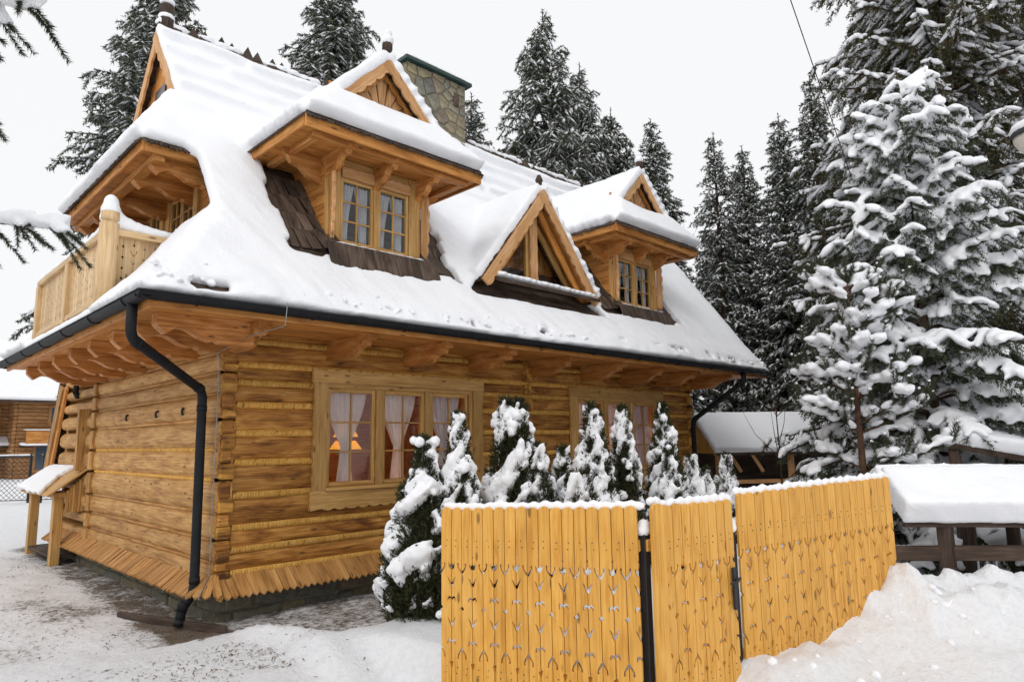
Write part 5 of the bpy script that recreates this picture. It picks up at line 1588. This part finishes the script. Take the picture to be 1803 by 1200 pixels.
TH = [  # x, y, height, radius, snow, tops, label
    (1.47, -2.20, 2.06, .43, 34, 2, 'big dark thuja with snow clumps at the left end of the fence'),
    (1.72, -2.28, 2.25, .30, 42, 2, 'twin-topped snowy thuja just behind the big dark one'),
    (2.43, -2.30, 2.43, .36, 38, 2, 'tall snowy thuja in front of the gap between the windows'),
    (2.66, -2.60, 1.88, .22, 54, 1, 'small round-topped snowy shrub right of the tall thuja'),
    (3.02, -2.66, 1.85, .20, 54, 1, 'second small snow-capped shrub in the middle of the row'),
    (3.86, -2.43, 2.40, .36, 42, 2, 'broad snow-plastered thuja before the far window'),
    (4.49, -2.48, 2.38, .26, 36, 1, 'slim thuja with a pointed white tip before the far window'),
    (5.05, -2.76, 2.43, .29, 36, 1, 'slender spire-shaped thuja right of the far window'),
    (4.80, -3.00, 1.75, .22, 50, 1, 'low snowy thuja tucked between the two slim ones'),
    (5.60, -2.85, 1.66, .20, 60, 1, 'low snow-capped shrub beside the right downpipe'),
    (6.38, -2.62, 1.45, .22, 60, 1, 'rounded snow-laden shrub before the shed'),
    (7.05, -2.60, 1.66, .24, 60, 1, 'farthest snow-laden shrub of the row before the shed'),
    (2.95, -3.05, 1.55, .30, 60, 2, 'low wide shrub nearly buried in snow behind the left panel'),
]
for i, (x, y, h, r, sn, tp, lab) in enumerate(TH):
    giv = [(-.10, .08, 1.98, .36), (.20, -.14, 1.75, .30), (-.22, .24, 1.45, .26), (.08, -.12, 1.3, .36)] if i == 0 else None
    plant_tree('thuja', thuja(40+i, h, r, sn, tp, giv), (x, y, .0), 0, 1, lab, 'shrub', 'thujas along the house front', ('foliage', 'dark_core', 'snow'))

# spruce at the left edge: trunk out of frame, limbs reaching into view
def edge_spruce():
    rs = np.random.default_rng(77)
    e = empty('spruce_tree', (-4.6, -3.2, 0)); tag(e, 'spruce beside the camera whose snowy limb tips hang in at the left edge', 'tree')
    tube('trunk', [(0, 0, -.2), (0, 0, 3), (0, 0, 7)], [.16, .12, .05], BARK, e, 10)
    A, B = [], []; SC, SD, SL, SW_ = [], [], [], []
    limbs = [((0, 0, 2.55), (2.02, -1.2, 2.98)), ((0, 0, 3.15), (1.74, -1.90, 3.66)), ((0, 0, 3.1), (1.60, -1.80, 3.30)), ((0, 0, 2.3), (1.62, -.95, 2.55))]
    for a, b in limbs:
        a = np.array(a); b = np.array(b); L_ = np.linalg.norm(b-a)
        n = 16; t = np.linspace(0, 1, n+1)[:, None]
        P = a+(b-a)*t; P[:, 2] += .18*np.sin(t[:, 0]*math.pi)
        v, f = tube_arrays(P[::4], [.03, .022, .015, .009, .005], 6)
        put('limb', mk('limb', v, f, BARK, True), e)
        A.append(P[6:-1]); B.append(P[7:])
        d = (b-a)/L_; s = np.array([-d[1], d[0], 0])
        for i in range(6, n+1):
            SC.append(P[i]+[0, 0, .03]); SD.append(d); SL.append(.10); SW_.append(.085 if (b[2] > 3.6 and i > 10) else .055)
            for sd in (-1, 1):
                for _ in range(3):
                    l2 = rs.uniform(.18, .36)*(1.25-.5*i/n)
                    dd = d*rs.uniform(.35, .8)+s*sd*rs.uniform(.3, .9)+np.array([0, 0, -rs.uniform(.5, 1.3)]); dd /= np.linalg.norm(dd)
                    q = P[i]; m_ = q+dd*l2*.5+[0, 0, .02]; e2 = q+dd*l2
                    A += [q[None], m_[None]]; B += [m_[None], e2[None]]
                    if rs.random() < .7: SC.append((q+m_)/2+[0, 0, .022]); SD.append(dd); SL.append(l2*.42); SW_.append(.032)
    A = np.concatenate(A); B = np.concatenate(B)
    put('needles', mk_np('needles', *needles(A, B, 1500, .022, .0036, rs, spread=.8, fwd=.65), NEEDLE_NEAR), e)
    put('snow', remeshed('snow', *pillows(SC, SD, SL, SW_, np.array(SW_)*.8, ICO1), .010, SNOW, 3, .003, 14), e)
edge_spruce()

# bare saplings
def sapling(loc, h, seed, label):
    rs = random.Random(seed)
    e = empty('sapling', loc); tag(e, label, 'tree', 'bare saplings')
    tube('trunk', [(0, 0, -.1), (.03, .02, h*.5), (0, .05, h)], [.022, .016, .004], BARK, e, 6)
    for k in range(9):
        z = h*rs.uniform(.3, .95); a = rs.uniform(0, 6.28); l = (h-z)*.45+.25
        tube('twig', [(0, .02, z), (math.cos(a)*l*.5, math.sin(a)*l*.5, z+l*.45), (math.cos(a)*l*.8, math.sin(a)*l*.8, z+l)], [.009, .006, .002], BARK, e, 4)
sapling((10.1, -2.15, 0), 3.3, 3, 'thin bare sapling in front of the shed roof')
sapling((19.5, 5.2, 0), 10.5, 4, 'thin bare treetop beside the far dormer')

# ------------------------------------------------------------------ shed behind the thujas
sh = empty('shed', (14.5, 0, 0)); tag(sh, 'low open shed with a snow-covered roof behind the young pine', 'shed')
def rel(o, e=None):
    e = e or o.parent
    o.matrix_basis = Matrix.Translation(-Vector(e.location)) @ o.matrix_basis; return o
A0 = Vector((14.0, 2.0, 2.58)); dr = Vector((.78, -.626, 0)); A1 = A0+dr*6.0; fn = Vector((-.626, -.78, 0))     # ridge
E0, E1 = A0+fn*1.5-Vector((0, 0, 1.02)), A1+fn*1.5-Vector((0, 0, 1.02))
K0, K1 = A0-fn*1.5-Vector((0, 0, 1.02)), A1-fn*1.5-Vector((0, 0, 1.02))
rel(slab_poly('roof_slope', [A0, A1, E1, E0], .08, W('dark', 'x'), sh)); rel(slab_poly('roof_slope', [A0, A1, K1, K0], .08, W('dark', 'x'), sh))
_sp = SNOWPARTS[:]; SNOWPARTS.clear()
poly_snow([A0-dr*.1, A1, E1, E0-dr*.1], .14); poly_snow([A0-dr*.1, A1, K1, K0-dr*.1], .14)
v, f = join_np(SNOWPARTS); rel(put('snow', remeshed('snow', v, f, .06, SNOW, 4, .012, 3), sh)); SNOWPARTS.clear()
for k in range(24):
    t = -1+2*(k+.5)/24; p = A0+fn*1.42*t*-1; zt = 2.47-1.02*abs(t)
    rel(bar('gable_plank', p+dr*.12+Vector((0, 0, 1.5-2.55)), p+dr*.12+Vector((0, 0, zt-2.55)), .115, .03, W('fence', 'x'), sh, dr))
for t in (0.02, .35, .7):
    p = E0.lerp(E1, t)-fn*.25
    rel(bar('post', (p.x, p.y, -.1), (p.x, p.y, 1.55), .13, .13, W('carved', 'x'), sh, (1, 0, 0)))
rel(bar('eave_beam', E0-fn*.25, E1-fn*.25, .12, .12, W('carved', 'x'), sh))
rel(bar('back_wall', A0-fn*1.0-Vector((0, 0, 1.75)), A1-fn*1.0-Vector((0, 0, 1.75)), .08, 1.7, W('dark', 'x'), sh))
rel(bar('rail', E0-fn*.25-Vector((0, 0, .75)), E1-fn*.25-Vector((0, 0, .75)), .06, .1, W('carved', 'x'), sh))
for t in (.12, .22): 
    p = E0.lerp(E1, t)-fn*.25
    rel(bar('brace', p-Vector((0, 0, .5))-dr*.35*0, p-dr*.3, .07, .07, W('carved', 'x'), sh, (1, 0, 0)))

# ------------------------------------------------------------------ dark timber shelter with a deep snow slab (right)
st = empty('timber_shelter', (5.8, -6.0, 0)); tag(st, 'dark timber shelter under a deep block of snow beside the fence', 'shelter')
s0 = Vector((5.46, -5.62, 1.02)); ax = Vector((.60, -.80, 0)); bk = Vector((.80, .60, 0))
def sp(a, b, z): q = s0+ax*a+bk*b; return Vector((q.x, q.y, z))
rel(slab_poly('roof_slope', [sp(0, 0, 1.0), sp(3.6, 0, 1.0), sp(3.6, .6, 1.36), sp(0, .6, 1.36)], .05, W('dark', 'x'), st))
rel(slab_poly('roof_slope', [sp(0, 1.1, 1.1), sp(3.6, 1.1, 1.1), sp(3.6, .6, 1.36), sp(0, .6, 1.36)], .05, W('dark', 'x'), st))
rel(bar('eave_beam', sp(0, .08, .955), sp(3.6, .08, .955), .10, .07, W('dark', 'x'), st))
for a in (.45, 2.2): rel(bar('post', sp(a, .12, 0), sp(a, .12, .93), .14, .14, W('dark', 'x'), st, (1, 0, 0)))
for a in (.1, 1.1, 1.6, 2.6): rel(bar('post', sp(a, 1.0, 0), sp(a, 1.0, 1.0), .13, .13, W('dark', 'x'), st, (1, 0, 0)))
rel(bar('rail', sp(-.1, .14, .62), sp(3.6, .14, .66), .09, .16, W('dark', 'x'), st))
rel(bar('rail', sp(-.1, .35, .60), sp(.55, .35, .60), .28, .05, W('dark', 'x'), st))
rel(bar('post', sp(1.95, .55, 0), sp(1.95, .55, .98), .18, .10, W('fence', 'x'), st, tuple(bk)))
rel(bar('panel', sp(1.25, .9, .1), sp(2.1, .9, .1), .03, .34, W('fence', 'x'), st))
for k in range(6): rel(bar('slat', sp(1.0+k*.05, .75, .05), sp(1.0+k*.05, .75, .55), .02, .02, SNOW if k % 2 else STEEL, st, tuple(bk)))
poly_snow([sp(-.04, -.04, .98), sp(3.7, -.04, .98), sp(3.7, .63, 1.36), sp(-.04, .63, 1.36)], .275, .06, amp=.14)
poly_snow([sp(-.04, 1.12, 1.09), sp(3.7, 1.12, 1.09), sp(3.7, .57, 1.36), sp(-.04, .57, 1.36)], .275, .06, amp=.14)
v, f = join_np(SNOWPARTS); rel(put('snow', remeshed('snow', v, f, .035, SNOW, 5, .012, 5), st)); SNOWPARTS.clear()
v, f = pillows([tuple(sp(-.1+.06*k, .33, .645)) for k in range(10)], [tuple(ax)]*10, .08, .13, .045)
rel(put('snow', remeshed('snow', v, f, .02, SNOW, 3), st))
# second, lower roof corner behind it
s2 = empty('lean_to_roof', (8.2, -6.0, 0)); tag(s2, 'sloping snow-covered lean-to roof behind the timber shelter', 'roof')
Q = [Vector(p) for p in ((7.75, -5.50, 1.86), (8.75, -7.1, 1.45), (9.7, -6.6, 1.72), (8.5, -5.35, 2.05))]
rel(slab_poly('roof_slope', Q, .08, W('dark', 'x'), s2))
for p in (Q[0], Q[2]): rel(bar('post', (p.x+.2, p.y-.1, -.1), (p.x+.2, p.y-.1, p.z-.1), .12, .12, W('dark', 'x'), s2, (1, 0, 0)))
poly_snow(Q, .20, .06); v, f = join_np(SNOWPARTS); rel(put('snow', remeshed('snow', v, f, .04, SNOW, 5, .012, 4), s2)); SNOWPARTS.clear()

# ------------------------------------------------------------------ lean-to bin at the left wall
kb = empty('lean_to_bin', (-.3, 6.9, 0)); tag(kb, 'small wooden lean-to with a snowy plank lid against the left wall', 'lean-to')
def kx(n, *a, **k): return rel(box(n, *a, **k))
KL = 5.75; KR = 8.3
for y in (6.0, 7.9): kx('leg', -.42, -.27, y-.08, y+.08, -.05, 1.12, W('frame', 'z'), kb, .01)
kx('beam', -.44, -.25, 5.85, 8.15, 1.10, 1.19, W('frame', 'y'), kb, .01)
for k in range(7): kx('side_board', -.26+k*.045, -.22+k*.045, 5.84, 5.88, .85, 1.22+k*.045, W('frame', 'z'), kb, .004)
for k in range(2):
    o = bar('lid_plank', (-.55+.02*k, KL+.02+k*1.28, 1.14), (.06, KL+.02+k*1.28, 1.60), 1.26, .03, W('frame', 'x'), kb); 
    o.matrix_basis = o.matrix_basis @ Matrix.Translation((0, .63, -.02*k)); rel(o)
kx('shelf', -.40, -.02, 5.95, 7.95, .08, .12, W('dark', 'y'), kb)
poly_snow([(-.56, 6.9, 1.18), (-.56, 8.35, 1.18), (.0, 8.35, 1.60), (.0, 6.5, 1.60)], .06, .05)
poly_snow([(-.58, 6.2, 1.17), (-.58, 7.4, 1.17), (-.2, 7.2, 1.46), (-.25, 6.6, 1.42)], .045, .05)
v, f = join_np(SNOWPARTS); rel(put('snow', remeshed('snow', v, f, .025, SNOW, 5), kb)); SNOWPARTS.clear()
# half-buried edging board by the corner
o = put('edging_board', box_mesh(1.75, .05, .10, W('dark', 'x'), .01)); o.matrix_basis = basis((-.36, .25, .0), (.59, -1.65, 0), (0, 0, 1))
tag(o, 'half-buried grey edging board in the dirt near the house corner', 'board')

# ------------------------------------------------------------------ chain-link fence at the far left
cf = empty('chain_link_fence', (1.5, 22, 0)); tag(cf, 'dark chain-link fence with snow on its top rail at the far left', 'fence')
def cbar(*a, **k): return rel(bar(*a, **k))
def seg(p, q, name):
    p = Vector(p); q = Vector(q); L_ = (q-p).length; d = (q-p)/L_
    cbar('top_rail', p+Vector((0, 0, 1.65)), q+Vector((0, 0, 1.65)), .06, .06, STEEL, cf)
    cbar('bottom_rail', p+Vector((0, 0, .1)), q+Vector((0, 0, .1)), .03, .03, STEEL, cf)
    for e in (p, q): cbar('post', e+Vector((0, 0, -.2)), e+Vector((0, 0, 1.75)), .08, .08, STEEL, cf, (1, 0, 0))
    V, F = [], []
    st_ = .17; n = int(L_/st_)
    for k in range(-9, n+1):
        for s in (1, -1):
            a = k*st_ if s > 0 else (k+9)*st_; b = a+s*1.5
            t0, t1 = 0.0, 1.0
            if s > 0:
                if a < 0: t0 = -a/1.5
                if b > L_: t1 = (L_-a)/1.5
            else:
                if b < 0: t1 = a/1.5
                if a > L_: t0 = (a-L_)/1.5
            if t1-t0 < .05: continue
            P0 = p+d*(a+s*1.5*t0)+Vector((0, 0, .12+1.5*t0)); P1 = p+d*(a+s*1.5*t1)+Vector((0, 0, .12+1.5*t1))
            v2, f2 = tube_arrays([P0, P1], .009, 3, False); o_ = len(V); V += v2; F += [tuple(i+o_ for i in q_) for q_ in f2]
    o = rel(put('wire_mesh', mk('wire_mesh', V, F, STEEL), cf)); o['kind'] = 'stuff'
    c = np.linspace(0, 1, int(L_/.1))[:, None]
    v, f = pillows(np.array(p)+(np.array(q)-np.array(p))*c+[0, 0, 1.71], np.tile(np.array(d), (len(c), 1)), .09, .05, .045)
    rel(put('snow', remeshed('snow', v, f, .03, SNOW, 2), cf))
seg((-4.5, 26.5, 0), (2.0, 22.1, 0), 'a'); seg((2.35, 21.9, 0), (6.5, 20.6, 0), 'b')

# ------------------------------------------------------------------ neighbouring house far left
nh = empty('neighbour_house', (6, 47, 0)); tag(nh, 'brown two-storey log house with snowy roof in the left distance', 'house')
def nb_(n, *a, **k): return rel(box(n, *a, **k))
H2 = W('house2', 'x')
NX0, NX1 = -6.0, 12.0; NY = 46.0
for k in range(22):
    nb_('log', NX0, 5.2, NY+2.0, NY+2.2, k*.25-.2, k*.25+.035, H2, nh, .04)
    nb_('log', 5.2, NX1, NY, NY+.2, k*.25-.2, k*.25+.035, H2, nh, .04)
    nb_('log_end', 5.0, 5.2, NY, NY+2.2, k*.25-.2, k*.25+.035, H2, nh, .04)
nb_('wall_core', NX0, 5.1, NY+2.1, NY+2.3, -.2, 5.2, W('dark', 'x'), nh, 0); nb_('wall_core', 5.1, NX1, NY+.1, NY+.3, -.2, 5.2, W('dark', 'x'), nh, 0)
def nwin(x, y, z, w, h, cols):
    e = empty('window', (0, 0, 0), nh)
    rel(box('window_frame', x-.12, x+w+.12, y-.06, y+.02, z-.12, z+h+.12, W('house2', 'x'), e), nh)
    for i in range(cols):
        rel(box('pane', x+w*i/cols+.04, x+w*(i+1)/cols-.04, y-.08, y-.05, z+.05, z+h-.05, simple('blue_pane', (.07, .09, .12), .1, .6), e, 0), nh)
nwin(3.3, NY+2.0, 3.35, 1.2, 1.2, 2); nwin(7.0, NY, 3.55, 1.3, 1.1, 2); nwin(9.0, NY, 3.55, .9, 1.1, 2); nwin(6.3, NY, .5, 2.8, 1.6, 2); nwin(3.0, NY+2.0, .6, 1.3, 1.2, 2)
nb_('balcony_panel', 5.6, NX1, NY-.9, NY-.82, 2.25, 3.05, W('plank', 'x'), nh); nb_('balcony_floor', 5.4, NX1, NY-.9, NY, 2.05, 2.15, W('dark', 'x'), nh, 0)
poly_snow([(5.4, NY-1.0, 3.08), (NX1, NY-1.0, 3.08), (NX1, NY-.75, 3.08), (5.4, NY-.75, 3.08)], .12, .1)
poly_snow([(NX0, NY+1.0, 2.1), (5.3, NY+1.0, 2.1), (5.3, NY+2.1, 2.6), (NX0, NY+2.1, 2.6)], .2, .2)
poly_snow([(5.3, NY-1.0, 2.1), (NX1, NY-1.0, 2.1), (NX1, NY-.1, 2.2), (5.3, NY-.1, 2.2)], .15, .2)
rel(slab_poly('lower_roof', [(NX0, NY+1.0, 2.1), (5.3, NY+1.0, 2.1), (5.3, NY+2.1, 2.6), (NX0, NY+2.1, 2.6)], .12, W('dark', 'x'), nh))
rel(slab_poly('roof_slope', [(NX0, NY-.9, 5.0), (NX1, NY-.9, 5.0), (NX1, NY+6, 9.4), (NX0, NY+6, 9.4)], .15, W('dark', 'x'), nh))
poly_snow([(NX0, NY-.9, 5.0), (NX1, NY-.9, 5.0), (NX1, NY+6.1, 9.463), (NX0, NY+6.1, 9.463)], .25, .3)
v, f = join_np(SNOWPARTS); rel(put('snow', remeshed('snow', v, f, .12, SNOW, 3), nh)); SNOWPARTS.clear()
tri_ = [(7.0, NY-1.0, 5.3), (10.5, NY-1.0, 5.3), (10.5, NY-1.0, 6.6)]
rel(put('eave_shadow_board', mk('dark_gable_mesh', tri_+[(a, b+3, c) for a, b, c in tri_], [(0, 1, 2), (5, 4, 3), (0, 3, 4, 1), (1, 4, 5, 2), (2, 5, 3, 0)], W('dark', 'x')), nh))  # dark triangular gable at the edge of the snowy roof

# ------------------------------------------------------------------ street lamp and overhead wires
lp = empty('street_lamp', (9.3, -8.6, 0)); tag(lp, 'street lamp with a frosted bowl and snow cap at the right edge', 'lamp')
L0 = Vector((7.72, -6.98, 5.82))-Vector(lp.location)
BOWL = simple('frosted_bowl', (.62, .58, .50), .35, .4)
def lathe(prof, n=20):
    v = [(r*math.cos(6.2832*k/n), r*math.sin(6.2832*k/n), z) for r, z in prof for k in range(n)]
    f = [(i*n+k, i*n+(k+1) % n, (i+1)*n+(k+1) % n, (i+1)*n+k) for i in range(len(prof)-1) for k in range(n)]
    return v, f
def lat(name, prof, mat):
    v, f = lathe(prof); return put(name, mk(name, [Vector(p)+L0 for p in v], f, mat, True), lp)
lat('bowl', [(.02, -.26), (.10, -.25), (.19, -.17), (.25, -.06), (.27, .02), (.26, .03)], BOWL)
lat('hood', [(.29, .0), (.30, .03), (.26, .10), (.14, .16), (.05, .18), (.0, .18)], STEEL)
v, f = pillows([tuple(L0+Vector((0, 0, .12)))], [(1, 0, 0)], .30, .30, .13, ICO2); put('snow', mk_np('snow', v, f, SNOW, True), lp)
tube('arm', [L0+Vector((.2, -.2, .08)), L0+Vector((.7, -.75, .3)), Vector((0, 0, 6.3))], .03, GALV, lp, 8)
tube('pole', [(0, 0, -.2), (0, 0, 6.6)], [.09, .06], GALV, lp, 10)
for k in range(9):
    a = -2.6+k*.28; q = L0+Vector((.285*math.cos(a), .285*math.sin(a), 0)); tube('icicle', [q, q-Vector((0, 0, rng.uniform(.06, .16)))], [.008, .001], SNOW, lp, 4)
def wire(pts, sag, label):
    a, b = Vector(pts[0]), Vector(pts[1]); P = []
    for i in range(25):
        t = i/24; P.append(a.lerp(b, t)-Vector((0, 0, sag*4*t*(1-t))))
    o = tube('overhead_wire', P, .007, STEEL, None, 5); tag(o, label, 'wire', 'overhead wires')
wire([(9.9, -8.0, 7.55), (8.35, -1.09, 5.36)], .25, 'overhead wire sloping down across the trees to the house')
wire([(3.6, -5.2, 8.1), (9.6, -4.2, 6.0)], .0, 'overhead wire crossing the top right sky')
